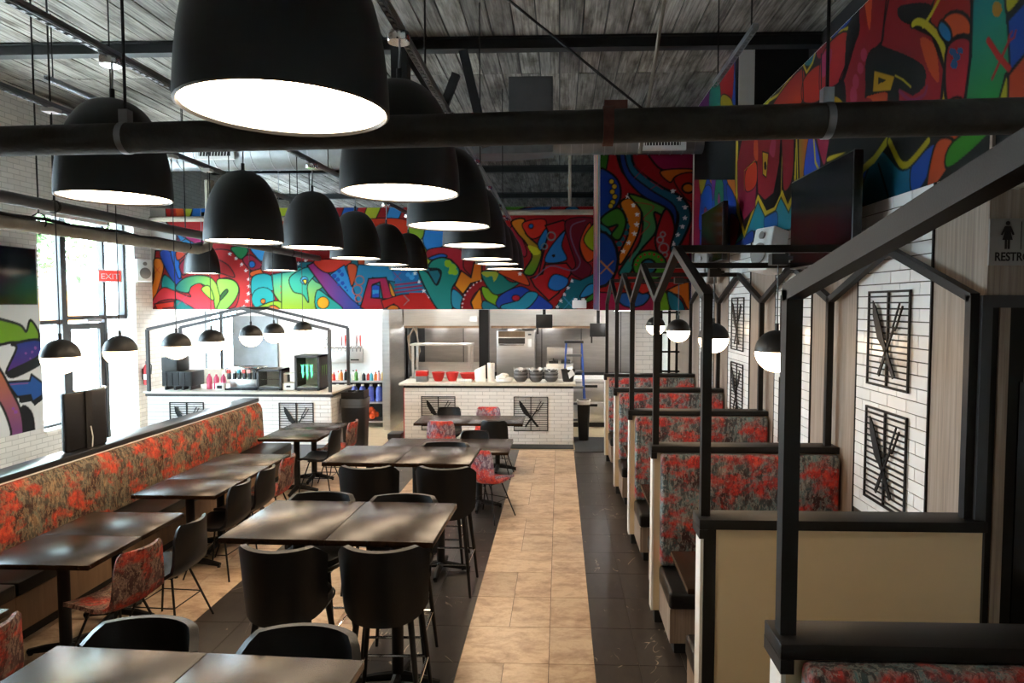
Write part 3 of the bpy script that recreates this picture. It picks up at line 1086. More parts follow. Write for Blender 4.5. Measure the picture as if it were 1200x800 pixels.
F([(330, 420), (392, 464), (412, 370), (462, 370), (462, 482), (392, 502), (342, 572), (288, 515)], 'dd7a22', 'eaa41f', smooth=False, o=6)
F([(0, 560), (100, 560), (172, 668), (0, 668)], 'cc2a22', smooth=False, o=0)
F([(275, 540), (342, 592), (330, 668), (272, 645)], '3d9fb8')
F([(330, 668), (342, 590), (400, 510), (482, 478), (492, 522), (424, 560), (390, 622), (402, 668)], 'a81b2c')
for p in [(455, 485), (430, 495), (408, 512), (388, 530), (370, 552), (354, 576), (345, 602), (338, 630), (336, 654)]:
    cv.disc(*p, 6, 'e4c8cc', o=0)
F([(394, 620), (450, 532), (472, 668), (408, 668)], 'e79a1f', smooth=False)
F([(465, 522), (560, 572), (562, 645), (482, 600)], '8fb82a')
F([(475, 612), (570, 655), (560, 668), (470, 668)], '2b8fa0')
F([(458, 430), (560, 428), (640, 490), (702, 500), (572, 572), (510, 542)], '238f86')
F([(460, 430), (558, 428), (566, 450), (540, 490), (528, 455), (490, 460)], 'b9c24a', o=0)
F([(560, 428), (702, 422), (762, 490), (740, 512)], 'cf5a22')
cv.star(705, 440, 16)
F([(568, 590), (700, 522), (790, 560), (862, 600), (902, 668), (590, 668)], '2456b4', smooth=True)
F([(590, 640), (690, 610), (760, 555), (822, 575), (740, 668), (600, 668)], '2c9bb4')
cv.disc(680, 595, 26, 'b8244a', ry=20)
F([(645, 160), (684, 148), (748, 290), (722, 325)], 'a8284a')
F([(650, 108), (732, 90), (742, 182), (832, 270), (842, 332), (792, 444), (728, 432), (782, 332), (742, 242), (690, 182)], 'd98a1f', '5a9a2a', o=6)
F([(758, 260), (825, 280), (832, 312), (790, 318)], 'c9c82c', o=0)
F([(728, 112), (862, 92), (864, 172), (790, 218), (738, 172)], 'c9371f')
cv.disc(776, 136, 15, '2a70b0')
F([(820, 240), (872, 150), (880, 210), (840, 290)], '2f7fb4')
F([(868, 132), (982, 98), (1022, 132), (962, 192), (900, 282), (842, 442), (826, 440), (866, 260), (890, 180)], 'b31d2a', smooth=False, o=6)
cv.ring(905, 200, 26, 7, '7f8f90')
cv.ring(862, 265, 18, 6, '7f8f90')
F([(772, 470), (850, 440), (866, 382), (1002, 372), (1042, 422), (1030, 442), (952, 562), (890, 612), (800, 522)], 'bb1f28', smooth=False, o=6)
F([(868, 366), (900, 272), (995, 165), (972, 262), (1002, 352)], '2f83bb')
cv.disc(920, 325, 11, '101012', o=0)
F([(1000, 100), (1182, 92), (1092, 232), (1102, 332), (1164, 402), (1122, 478), (1030, 432), (1062, 382), (1022, 252)], '7d1436')
cv.line([(1120, 100), (1040, 130), (1030, 200), (1060, 290), (1090, 370), (1040, 420), (900, 390), (800, 470)], 7, '7f6f88', True)
F([(1088, 242), (1152, 112), (1172, 242), (1182, 332), (1130, 362)], 'd0601f')
F([(1112, 222), (1182, 125), (1182, 292)], 'a3b82c')
F([(885, 520), (920, 445), (1010, 470), (1000, 520), (940, 550)], '3a88c8')
F([(928, 664), (1042, 468), (1092, 482), (1182, 438), (1182, 505), (1102, 592), (1082, 642), (1062, 668)], '1b7f8c', smooth=False)
F([(1090, 592), (1130, 520), (1182, 505), (1182, 562)], '3f9fd0')
F([(1082, 640), (1182, 560), (1182, 600)], '4a9a3a')
for p in [(1038, 485), (1013, 530), (990, 572), (967, 612), (945, 652)]:
    cv.star(*p, 15)
cv.cross(985, 590, 1052, 664, 5, '5aa8d0')
F([(620, 0), (760, 0), (700, 30), (630, 42)], '5f9a35')
F([(700, 30), (900, 5), (850, 55), (780, 40)], '2a62a8')
F([(1000, 20), (1060, 8), (1080, 40), (1010, 45)], '2a78a8')
cv.build('mural_paint', hd, YH - 0.003)

# --- mural on the tall block
cv = Canvas('y', YB, 0.63, 2.075, 2.347, CZ - 0.01, 0.012, '8f1c24')
F = cv.fill
cv.frame(690, 180, 4.21, 0.0137)
F([(50, -200), (560, -200), (560, 780), (50, 780)], 'a81f22', smooth=False, o=0)
F([(45, -60), (100, -60), (82, 92), (45, 92)], '3f7a2a')
F([(45, 90), (110, 98), (152, 152), (152, 232), (100, 302), (45, 335)], '1f4f9e', o=6)
for p in [(112, 138), (126, 162), (116, 188), (128, 212), (118, 240), (108, 258)]:
    cv.disc(*p, 13, 'd0b02a', o=2)
F([(135, -60), (205, -60), (225, 60), (350, 158), (452, 210), (498, 272), (496, 352), (432, 476), (398, 462), (432, 372), (440, 300), (398, 262), (270, 212), (250, 160), (165, 88)], '1f6f80', o=7)
F([(145, -60), (165, -60), (200, 85), (300, 175), (425, 262), (425, 380), (400, 420), (418, 330), (388, 272), (262, 205), (172, 95)], '1f4a94', o=5)
for p in [(415, 185), (447, 222), (475, 265), (475, 317), (462, 360), (440, 400), (418, 445)]:
    cv.star(*p, 15)
cv.cross(225, 60, 285, 120, 4, 'a8304a')
cv.cross(305, 135, 365, 175, 4, 'a8304a')
F([(285, -60), (530, -60), (530, 62), (440, 88), (340, 66)], 'a3205a', o=6)
F([(355, 85), (515, 78), (505, 132), (432, 112), (400, 142)], 'd27a22')
F([(420, 122), (525, 98), (525, 222), (480, 222)], 'b82a22')
cv.disc(490, 170, 30, 'd88a22', o=6, ry=24)
F([(155, 242), (212, 218), (252, 262), (258, 322), (232, 422), (160, 545), (148, 500), (192, 402), (186, 322)], 'd8861f', o=6)
for p in [(180, 325, 13), (188, 358, 15), (183, 390, 13), (165, 420, 12), (150, 445, 15), (160, 275, 9), (168, 300, 10)]:
    cv.disc(*p, '1f6f80', o=0)
for p in [(192, 210), (220, 255), (238, 300), (236, 350), (225, 395), (197, 440), (170, 482)]:
    cv.star(*p, 14)
F([(58, 322), (142, 268), (184, 332), (152, 424), (110, 402), (142, 352), (90, 362)], '4f8a32', o=6)
F([(48, 342), (100, 372), (112, 402), (70, 392)], '2a8a94')
F([(198, 198), (372, 262), (362, 302), (322, 292), (332, 382), (252, 482), (202, 592), (148, 592), (182, 530), (252, 432), (262, 292)], '6f9a2c', '1f8a8c', o=6)
cv.line([(230, 240), (320, 260), (270, 320), (300, 350), (240, 420), (200, 530)], 4, 'a8483a', True)
F([(380, 272), (424, 362), (402, 472), (432, 502), (392, 562), (340, 482), (330, 402)], 'b3232a', o=6)
for x_, y_, r_ in [(365, 398, 12), (352, 425, 15), (370, 465, 23), (375, 498, 12)]:
    cv.ring(x_, y_, r_, 5, '9a9a9c')
cv.disc(300, 552, 84, '4f9a2c', o=6, ry=76)
for a_ in np.linspace(3.3, 6.1, 9):
    cv.disc(300 + 68 * math.cos(a_), 556 + 62 * math.sin(a_), 6, 'b8342a', o=0)
cv.disc(294, 558, 38, '1f6f8a', o=6)
cv.disc(45, 520, 100, '1c529e', o=14, ry=140)
cv.cross(58, 530, 120, 592, 7, 'd08a2c')
F([(45, 682), (140, 690), (335, 700), (335, 780), (45, 780)], 'a8205a', smooth=False)
F([(140, 690), (292, 690), (272, 742), (200, 758), (150, 732)], '2a6aa8')
F([(150, 600), (205, 640), (180, 672)], 'd8862a')
F([(230, 640), (335, 650), (265, 692)], 'c2342a')
F([(342, 685), (386, 690), (396, 780), (342, 780)], '7fb02c')
F([(380, 680), (505, 635), (495, 772), (452, 702)], 'd8802a')
F([(388, 680), (452, 720), (472, 778), (410, 778)], '1f7f96')
F([(500, 400), (545, 400), (545, 780), (500, 770)], 'a01f4a', '2a6aa8')
cv.build('mural_paint', bl, YB - 0.003)
# the return face of the block: drips of every colour
cs = Canvas('x', 0.626, YB + 0.003, YH - 0.004, 2.35, CZ - 0.01, 0.03, '7a6f8a')
for k in range(26):
    c_ = random.choice(['c23a4a', '4a7ab8', 'c2a83a', '8f5aa0', '3a8a7a', 'b8b4bc', 'd87a3a'])
    a_ = random.uniform(0, 1)
    j0 = int(a_ * cs.nx)
    cs.C[int(random.uniform(0, .5) * cs.nz):, j0:j0 + random.randint(2, 6)] = hexc(c_)
cs.build('mural_paint_return', bl, 0.623)

# --- mural on the side wall
cv = Canvas('x', XR, 2.7, YB - 0.004, 3.1, CZ - 0.01, 0.0075, '101012')
F = cv.fill
WM = 0.0085
cv.frame(800, 130, 5.0, 0.011)
F([(50, -450), (300, -450), (300, 790), (50, 790)], '2a5aa8', smooth=False, o=0)
F([(50, -450), (290, -450), (270, -100), (60, 100)], '8f2a8a', smooth=False, o=0)
F([(200, -300), (285, -430), (285, -100), (230, 60)], 'b0202a')
F([(150, -100), (200, -200), (215, 0), (160, 100)], '3a9a8a')
F([(215, -80), (280, -60), (290, 120), (240, 160)], 'b9a82c')
F([(55, 265), (100, 265), (92, 790), (55, 790)], 'a81f4a', smooth=False)
F([(92, 270), (165, 260), (140, 380), (98, 490)], 'b9b02c')
F([(140, 280), (170, 270), (168, 420), (150, 400)], 'd8842a')
F([(92, 700), (98, 520), (130, 438), (162, 460), (156, 610)], '2a6ac2')
cv.disc(127, 590, 9, 'c24a7a', ry=28)
F([(186, 620), (182, 430), (206, 395), (230, 430), (226, 610)], '2a8a6a')
cv.disc(205, 520, 8, 'b84a8a', ry=40)
F([(160, 265), (190, 265), (186, 420), (168, 520)], '8a3a9a')
F([(190, 180), (235, 180), (222, 370), (195, 360)], '2a7ab8')
F([(228, 270), (298, 400), (300, 505), (255, 420)], 'de8a22')
F([(240, 180), (300, 180), (300, 380), (255, 290)], '3a9ad0')
F([(250, 430), (300, 510), (302, 602), (268, 615)], '2a5ab8')
F([(272, 610), (322, 650), (302, 772), (272, 790)], 'a8243a')
cv.frame(880, 0, 3.75, WM)
# bright ground behind the letters, then black shadow, yellow line and red letters
F([(0, 480), (60, 425), (215, 262), (240, 310), (320, 145), (440, 90), (470, -80), (1330, -330), (1330, 790), (-300, 790), (-300, 480)], '0e0e10', smooth=False, o=0)
F([(60, 420), (130, 345), (195, 295), (120, 385)], '2a62b4', o=3)
F([(328, 148), (430, 45), (425, 95), (350, 170)], '2a62b4', o=3)
F([(222, 255), (282, 190), (268, 270), (235, 292)], '2f8a9a', o=3)
F([(10, 475), (62, 420), (66, 460), (50, 475)], '8a9a2c', o=0)
cv.line([(52, 470), (75, 440), (115, 415), (215, 268), (236, 318), (262, 275), (282, 195)], 12, 'c9b82a')
cv.line([(322, 145), (345, 185), (385, 140), (430, 118), (450, 15)], 13, 'c9b82a')
F([(80, 478), (215, 300), (218, 440), (160, 505)], 'a81a2c', 'd8602a')
F([(225, 345), (300, 285), (300, 432), (220, 448)], 'c23a1f')
F([(280, 200), (320, 170), (330, 240), (285, 260)], '9a1a2a')
F([(300, 250), (412, 138), (402, 335), (332, 402), (332, 520), (300, 520)], 'c03a2a', 'a01f44')
F([(300, 250), (345, 215), (335, 300), (305, 340)], 'b84a7a', o=0)
F([(465, -60), (606, -60), (562, 185), (502, 252), (492, 425), (592, 402), (592, 530), (398, 530), (398, 372), (378, 352), (462, 150)], '9c1522', 'a81c34', smooth=False, o=5)
F([(485, -60), (520, -60), (512, 130), (495, 60)], 'd0602a', o=0)
for p in [(485, 240, 14, 30), (470, 300, 14, 26), (450, 360, 14, 34), (440, 420, 16, 40), (430, 470, 14, 26), (600, 100, 14, 30), (590, 160, 12, 22), (620, 60, 12, 28)]:
    cv.disc(p[0], p[1], p[2], 'b8486a', o=0, ry=p[3])
F([(590, -60), (830, -60), (760, 60), (690, 112), (782, 155), (834, 302), (812, 530), (636, 530), (636, 380), (700, 414), (748, 372), (732, 292), (560, 205)], '9c1522', 'ae1d34', smooth=False, o=5)
F([(640, 28), (772, 18), (742, 112), (650, 92)], '0e0e10', o=0)
F([(560, 205), (735, 280), (750, 372), (700, 412), (640, 372), (620, 330), (530, 300), (500, 420), (495, 260)], '0e0e10', o=0)
F([(412, 140), (452, 40), (468, 120), (455, 170), (402, 345), (384, 352), (400, 300)], '0e0e10', o=0)
cv.line([(604, -60), (575, 100), (562, 190), (505, 255)], 9, '0e0e10', True)
cv.line([(300, 240), (300, 520)], 10, '0e0e10')
cv.line([(218, 300), (222, 450)], 9, '0e0e10')
F([(345, 400), (400, 360), (402, 520), (345, 520)], '0e0e10', o=0)
F([(530, 306), (622, 332), (602, 402), (522, 408)], 'd0a81f', smooth=False)
F([(548, 338), (582, 352), (548, 372)], '0e0e10', o=0, smooth=False)
cv.line([(622, 332), (655, 350), (690, 382)], 5, 'c9b82a')
F([(730, 168), (795, 205), (812, 360), (765, 300)], 'd0602a', o=0)
F([(498, 425), (588, 408), (560, 490), (535, 500), (520, 440)], 'd0602a', o=0)
cv.line([(640, 400), (690, 440), (745, 420), (760, 380)], 10, '9a3a6a', True)
F([(358, 420), (398, 455), (360, 500)], 'c9a81f')
F([(820, -60), (935, -60), (955, 185), (850, 196), (775, 112)], 'a8261f')
cv.line([(700, 105), (722, 95), (760, 112), (815, 175), (845, 280), (842, 400), (818, 520)], 26, '101012', True)
cv.line([(700, 105), (722, 95), (760, 112), (815, 175), (845, 280), (842, 400), (818, 520)], 17, 'c9bc2a', True)
cv.line([(745, 115), (780, 60), (822, -20)], 12, 'c9bc2a')
cv.disc(888, 122, 66, 'd0622a', o=8, ry=72)
F([(825, 90), (862, 130), (866, 186), (835, 178), (808, 130)], '2a84b0')
F([(850, 202), (955, 180), (922, 442), (846, 452)], 'a82030', 'c02a3c', o=7)
for p in [(872, 228, 16), (905, 222, 14), (890, 250, 16), (878, 285, 17), (880, 268, 12)]:
    cv.disc(*p, '2a6a94', o=0)
F([(846, 458), (918, 444), (912, 630), (838, 630)], 'cf5f26')
F([(958, -60), (1112, -60), (1112, 92), (1202, 10), (1202, 210), (1105, 330), (1058, 530), (915, 530), (950, 250)], '1f8a98', '3a9a3a', smooth=False, o=7)
cv.disc(1065, 40, 22, 'b88a2a', o=0, ry=34)
F([(1112, 92), (1340, -160), (1340, 60), (1122, 315)], '1f5aa8', smooth=False)
F([(1058, 530), (1092, 372), (1114, 338), (1110, 530)], 'b9b02c')
F([(1116, 330), (1340, 50), (1340, 530), (1110, 530)], 'c4552a', smooth=False)
F([(1112, -60), (1200, -60), (1112, 60)], 'b9b02c')
cv.line([(1026, 175), (1070, 245), (1118, 302)], 13, 'b8322a')
cv.line([(1045, 345), (1080, 265), (1120, 175)], 8, 'b8322a')
cv.line([(1112, 190), (1118, 160), (1130, 140)], 5, 'b8322a')
cv.line([(1118, 182), (1140, 165), (1148, 135)], 5, 'b8322a')
# lower row
F([(488, 800), (488, 740), (560, 680), (545, 800)], '2262b8')
F([(480, 900), (545, 660), (640, 740), (700, 745), (720, 900)], '1f7f9a', o=5)
cv.line([(548, 720), (570, 790), (590, 860)], 5, '101012')
F([(695, 725), (805, 625), (770, 760), (700, 860)], '2262b8')
F([(800, 625), (878, 620), (850, 740), (760, 840)], 'cf5f26', o=5)
F([(874, 622), (1100, 480), (1000, 620), (850, 740)], '4a9a2c')
F([(590, 625), (760, 625), (690, 712), (655, 706)], '101012', o=0)
cv.line([(478, 745), (530, 700), (585, 620)], 24, 'c9bc2a')
cv.line([(596, 620), (640, 712), (668, 725), (700, 700), (765, 620)], 30, '101012', True)
cv.line([(596, 620), (640, 712), (668, 725), (700, 700), (765, 620)], 18, 'c9bc2a', True)
cv.frame(800, 130, 5.0, 0.0095)
F([(300, 780), (350, 742), (402, 700), (650, 690), (650, 500), (565, 500), (430, 520)], '2f9aac', smooth=False, o=0)
F([(470, 620), (540, 590), (540, 700), (480, 730)], '2272b8')
F([(285, 800), (345, 745), (400, 700), (392, 775)], '2a5ab0')
F([(305, 100), (660, 100), (652, 480), (610, 595), (565, 505), (532, 585), (472, 620), (432, 528), (352, 748), (308, 600), (298, 400)], 'c9b41f', smooth=False, o=6)
F([(318, 100), (655, 100), (640, 470), (605, 548), (574, 462), (530, 560), (482, 585), (432, 488), (356, 704), (326, 600), (312, 400)], '101012', smooth=False, o=0)
F([(352, 100), (412, 100), (422, 240), (422, 300), (362, 342), (362, 450), (422, 422), (416, 562), (350, 642), (314, 520), (312, 300)], 'a31524', 'a02a5a', smooth=False, o=4)
F([(362, 350), (420, 300), (420, 432), (362, 470)], 'cf4a22', o=4)
cv.line([(415, 290), (352, 350), (352, 465)], 4, 'c9b41f')
F([(425, 100), (565, 100), (556, 300), (522, 482), (472, 524), (432, 482), (426, 300)], 'a01424', 'a8243e', smooth=False, o=4)
F([(410, 175), (430, 175), (430, 290), (408, 260)], 'd0602a', o=0)
F([(510, 175), (535, 175), (525, 270), (498, 240)], 'b8486a', o=0)
F([(458, 238), (492, 248), (480, 388), (460, 372)], 'c9a81f', smooth=False)
cv.disc(474, 320, 8, '101012', o=0, ry=26)
cv.line([(572, 230), (566, 480)], 7, 'c9b41f')
F([(575, 100), (636, 100), (632, 382), (584, 468), (574, 300)], 'a31a38', o=4)
cv.line([(656, 100), (662, 400)], 12, 'c9b82a')
F([(672, 100), (728, 120), (694, 392), (674, 396)], 'a8902c', 'd0702a', horiz=True)
F([(728, 150), (758, 150), (794, 335), (700, 388)], '5a5ac0', '2262c0')
cv.line([(755, 150), (765, 300), (785, 345)], 14, 'c9b82a')
F([(770, 120), (845, 120), (832, 255), (812, 322)], 'a82050')
F([(845, 262), (955, 236), (840, 302)], 'c9b41f')
# wall is lower this side of the return
cv.kill = (cv.A < 8.16) & (cv.Z > 4.5)
cv.build('mural_paint', wr, XR + 0.017)

# --- graffiti on the pier beside the storefront window
cv = Canvas('x', XL, 7.95, W0 - 0.01, 0.6, 2.6, 0.012, 'ffffff')
F = cv.fill
cv.frame(0, 360, 4.0, 0.0135)
F([(-120, 40), (-40, 50), (0, 55), (92, 82), (122, 112), (142, 60), (182, 122), (162, 172), (60, 164), (0, 175), (-120, 190)], '9ac62c', o=7)
F([(58, 172), (182, 152), (188, 222), (60, 292), (28, 302), (76, 192)], '2a52b0', '7a3aa0', o=7)
F([(40, 302), (188, 240), (182, 272), (62, 330)], '14141c', o=3)
F([(85, 420), (150, 412), (158, 442), (200, 412), (200, 432), (160, 462), (148, 442), (90, 448)], '14141c', o=0, smooth=False)
F([(28, 350), (138, 344), (146, 314), (197, 352), (197, 412), (152, 442), (142, 412), (80, 420)], '2f74c0', o=6, smooth=False)
cv.line([(40, 362), (130, 355)], 4, 'b86aa8')
F([(100, 470), (150, 500), (158, 622), (112, 692), (30, 740), (62, 712), (108, 642)], '101020', o=5)
F([(-80, 200), (0, 292), (48, 382), (92, 472), (108, 560), (102, 652), (52, 712), (0, 728), (-60, 720), (-60, 690), (10, 660), (42, 622), (48, 570), (0, 450), (-80, 380)], 'e89a3c', '7a4ab0', o=7)
for p in [(60, 475, 7), (72, 490, 9), (55, 610, 5), (150, 210, 6), (165, 190, 7), (120, 215, 6), (140, 240, 5)]:
    cv.disc(*p, 'b06ac0', o=0)
cv.build('graffiti_paint', wl, XL + 0.004)

# ------------------------------------------------------------------ steel beams and roof bracing
for i, yy in enumerate((7.8, 11.3, 14.8, 18.3)):
    t = thing('roof_beam', 'dark steel roof beam, ' + ORD[i] + ' one counting away from the viewer', 'beam', (0, yy, 5.31), group='roof beams')
    MB().box(-7.69, 4.0, -0.07, 0.07, 0, 0.02).build('bottom_flange', 'beam_paint', t)
    MB().box(-7.69, 4.0, -0.02, 0.02, 0.02, 0.12).build('web', 'beam_paint', t)
    MB().box(-7.69, 4.0, -0.07, 0.07, 0.12, 0.138).build('top_flange', 'beam_paint', t)
t = thing('roof_post', 'dark timber post with diagonal braces under the roof beam', 'post', (-1.78, 7.62, 4.0))
MB().box(-0.09, 0.09, -0.09, 0.09, 0, 1.44).build('post', 'beam_paint', t)
MB().bar((0.06, 0.02, 1.25), (0.62, 0.02, 0.35), 0.09, 0.1).build('brace', 'beam_paint', t)
MB().bar((0.70, 0.02, 1.25), (0.95, 0.02, 0.2), 0.08, 0.1).build('brace', 'beam_paint', t)
MB().bar((0.3, 0.02, 0.2), (0.62, 0.02, 1.0), 0.07, 0.09).build('brace', 'beam_paint', t)
t = thing('roof_hatch', 'blue-grey steel cabinet hung under the ceiling boards', 'cabinet', (-0.35, 8.4, 4.72))
MB().box(-0.28, 0.26, 0, 0.4, 0, 0.5).build('body', 'grey_pipe', t)
MB().box(-0.25, 0.23, -0.012, 0, 0.03, 0.47).build('door', 'grey_pipe', t)
t = thing('tie_rod', 'thin dark tie rod slanting across the ceiling', 'rod', (0, 0, 0))
MB().tube([(-0.9, 5.9, 5.4), (0.95, 6.1, 3.98)], 0.012, 6).build('rod', 'black_steel', t, True)


# ------------------------------------------------------------------ pipes and ducts
def rod(name, x, y, z0, z1, parent, r=0.008, mt='black_steel'):
    return MB().tube([(x, y, z0), (x, y, z1)], r, 6).build(name, mt, parent, True)


def lin_pipe(a, b, t):
    return tuple(a[i] + (b[i] - a[i]) * t for i in range(3))


pa, pb_ = (-3.9, 3.12, 3.17), (3.6, 2.36, 3.088)
t = thing('drain_pipe', 'thick rust-flecked cast iron pipe crossing the whole room', 'pipe')
MB().tube([pa, lin_pipe(pa, pb_, .25), lin_pipe(pa, pb_, .5), lin_pipe(pa, pb_, .75), pb_], 0.065, 20).build('pipe_run', 'cast_pipe', t, True)
for u_ in (0.268, 0.654):
    c_ = lin_pipe(pa, pb_, u_)
    h_ = MB()
    h_.tube([(c_[0] - 0.014, c_[1], c_[2]), (c_[0] + 0.014, c_[1], c_[2])], 0.068, 20)
    h_ = h_.build('hanger_strap', 'strut', t, True)
    MB().box(c_[0] - 0.02, c_[0] + 0.02, c_[1] - 0.02, c_[1] + 0.02, c_[2] + 0.06, c_[2] + 0.12).build('hanger_yoke', 'strut', h_)
    rod('hanger_rod', c_[0], c_[1], c_[2] + 0.1, CZ, t, 0.007)
c_ = lin_pipe(pa, pb_, 0.545)
fl_ = MB()
fl_.tube([(c_[0] - 0.02, c_[1], c_[2]), (c_[0] + 0.02, c_[1], c_[2])], 0.078, 14)
fl_ = fl_.build('pipe_coupling', 'rust', t, True)
MB().box(c_[0] - 0.015, c_[0] + 0.075, c_[1] - 0.025, c_[1] + 0.025, c_[2] + 0.055, c_[2] + 0.095).build('coupling_lug', 'rust', fl_)
t = thing('sprinkler_main', 'dark grey pipe running along the window side, upper of two', 'pipe')
MB().tube([(-4.5, 2.5, 3.30), (-4.5, 12.78, 3.30)], 0.052, 14).build('pipe_run', 'grey_pipe', t, True)
for yy in (5.9, 8.6, 11.2):
    s_ = MB().tube([(-4.5, yy - 0.012, 3.30), (-4.5, yy + 0.012, 3.30)], 0.06, 14).build('hanger_ring', 'black_steel', t, True)
    rod('hanger_rod', -4.5, yy, 3.35, CZ, t)
t = thing('lagged_pipe', 'canvas-wrapped pipe with cables on top, lower of two by the windows', 'pipe')
MB().tube([(-5.0, 2.5, 3.17), (-5.0, 5.0, 3.165), (-5.0, 7.2, 3.175), (-5.0, 9.2, 3.19), (-5.0, 9.45, 3.25), (-5.0, 9.55, 3.4), (-5.0, 9.55, 4.2)], 0.062, 14).build('pipe_run', 'lagging', t, True)
MB().tube([(-5.0, 2.6 + 0.35 * i, 3.245 + 0.012 * math.sin(i * 1.9)) for i in range(20)], 0.016, 6).build('cable', 'black_plastic', t, True)
MB().tube([(-4.97 + 0.02 * math.sin(i), 2.6 + 0.35 * i, 3.25 + 0.012 * math.cos(i * 2.3)) for i in range(20)], 0.012, 6).build('cable', 'black_plastic', t, True)
for yy in (6.35, 8.9):
    MB().tube([(-5.0, yy, 3.17 + 0.0), (-5.075, yy, 3.2), (-5.06, yy, 3.28), (-5.0, yy, 3.31), (-4.94, yy, 3.28), (-4.925, yy, 3.2), (-5.0, yy, 3.10), (-5.07, yy, 3.16)], 0.008, 6).build('hanger_ring', 'black_steel', t, True)
    rod('hanger_rod', -5.0, yy, 3.31, CZ, t)

YD = 9.95
t = thing('spiral_duct', 'large galvanised spiral duct over the tables on the window side', 'duct', (0, YD, 4.72))
m_ = MB().tube([(-7.12, 0.75, 0), (-7.33, 0.4, 0), (-7.12, 0.06, 0), (-6.7, 0, 0), (-1.5, 0, 0)], 0.30, 24).build('duct_run', 'galvanised', t, True)
x = -6.7
while x < -1.6:
    rib = shared('duct_rib', lambda: MB().tube([(-0.009, 0, 0), (0.009, 0, 0.0)], 0.307, 24).mesh('rib', 'strut', True))
    link('rib', rib, t, (x, 0, 0))
    x += 0.28
for gx in (-6.55, -4.95):
    g = MB().box(gx - 0.28, gx + 0.28, -0.33, -0.27, -0.20, 0.16).build('air_grille', 'white_plastic', t)
    MB().box(gx - 0.23, gx + 0.23, -0.335, -0.328, -0.16, 0.12).build('grille_core', 'black_matte', g)
    for q in range(10):
        link('grille_fin', shared('fin', lambda: MB().bar((-0.02, 0, -0.14), (0.02, 0, 0.14), 0.008, 0.006).mesh('grille_fin', 'white_plastic')), g, (gx - 0.2 + q * 0.044, -0.338, -0.02))
MB().box(-1.5, -0.72, -0.26, 0.26, -0.14, 0.36).build('duct_box', 'galvanised', t)
m_ = MB()
m_.add([(-0.72, -0.26, -0.14), (-0.72, 0.26, -0.14), (-0.72, 0.26, 0.36), (-0.72, -0.26, 0.36), (-0.1, -0.19, -0.11), (-0.1, 0.19, -0.11), (-0.1, 0.19, 0.27), (-0.1, -0.19, 0.27)],
       [(0, 1, 2, 3), (7, 6, 5, 4), (0, 4, 5, 1), (1, 5, 6, 2), (2, 6, 7, 3), (3, 7, 4, 0)])
m_.build('duct_taper', 'galvanised', t)
t2 = thing('branch_duct', 'smaller spiral duct with white grille leading to the mural wall', 'duct', (0, YD, 4.80))
MB().tube([(-0.1, 0, 0), (2.05, 0, 0)], 0.19, 20).build('duct_run', 'galvanised', t2, True)
x = 0.0
while x < 2.0:
    rib = shared('duct_rib2', lambda: MB().tube([(-0.007, 0, 0), (0.007, 0, 0)], 0.196, 20).mesh('rib', 'strut', True))
    link('rib', rib, t2, (x, 0, 0))
    x += 0.16
g = MB().box(1.12, 1.78, -0.235, -0.17, -0.18, 0.14).build('air_grille', 'white_plastic', t2)
MB().box(1.20, 1.70, -0.24, -0.232, -0.12, 0.08).build('grille_core', 'black_matte', g)
for q in range(12):
    link('grille_fin', shared('fin2', lambda: MB().box(-0.006, 0.006, -0.003, 0.003, -0.1, 0.1).mesh('grille_fin', 'white_plastic')), g, (1.22 + q * 0.042, -0.243, -0.02))
t = thing('gas_pipe', 'thin brown pipe across the face of the header mural', 'pipe')
MB().tube([(-1.35, 12.35, 4.11), (0.60, 12.35, 4.11)], 0.05, 12).build('pipe_run', 'lagging', t, True)
rod('hanger_rod', 0.18, 12.6, 4.15, CZ, t, 0.03, 'lagging')
t = thing('water_pipe', 'pale lagged pipe across the header mural on the bar side', 'pipe')
MB().tube([(-7.6, 12.35, 4.02), (-4.2, 12.35, 4.02)], 0.05, 12).build('pipe_run', 'lagging', t, True)
rod('hanger_rod', -7.2, 12.35, 4.05, CZ, t, 0.008)
rod('hanger_rod', -4.6, 12.35, 4.05, CZ, t, 0.008)
t = thing('roof_drain', 'slim lagged downpipe hanging from the ceiling boards', 'pipe')
MB().tube([(1.0, 6.5, 5.44), (0.78, 6.7, 3.9)], 0.018, 8).build('pipe_run', 'lagging', t, True)


# ------------------------------------------------------------------ lamp channels and lamps
def channel(label, x, y0, y1, z, rods, rz=0.0):
    t = thing('strut_channel', label, 'channel', (x, 0, z), rz, group='lamp channels')
    m_ = MB()
    m_.box(-0.02, -0.017, y0, y1, 0, 0.042).box(0.017, 0.02, y0, y1, 0, 0.042).box(-0.02, 0.02, y0, y1, 0.039, 0.042)
    m_.build('channel', 'strut', t)
    m_ = MB()
    yy = y0 + 0.05
    while yy < min(y1, 8.5):
        m_.box(-0.009, 0.009, yy, yy + 0.03, -0.003, 0.001)
        yy += 0.06
    for s_ in (-1, 1):
        m_.box(s_ * 0.0205 - 0.0015, s_ * 0.0205 + 0.0015, y0, y1, 0.012, 0.02)
    m_.build('slots', 'galvanised', t)
    for yy in rods:
        rod('hanger_rod', 0, yy, 0.04, CZ - z, t, 0.006)
    return t


channel('slotted steel channel carrying the dome lamps over the bar tables', -0.81, 1.0, 11.0, 3.79, (1.4, 4.1, 6.9, 9.6))
channel('slotted steel channel carrying the dome lamps between tables and bench', -2.682, 1.5, 11.0, 3.84, (2.9, 4.6, 7.2, 9.2), R(-1.667))
channel('slotted steel channel carrying the globe lamps over the bench', -3.75, 2.0, 10.2, 3.87, (4.1, 5.6, 7.6, 9.6))
channel('short steel channel hanging over the booths', 1.33, 4.75, 5.95, 4.30, (4.85, 5.85))
channel('slim steel channel near the window side ceiling', -5.3, 6.9, 9.6, 4.75, (7.0, 9.4))

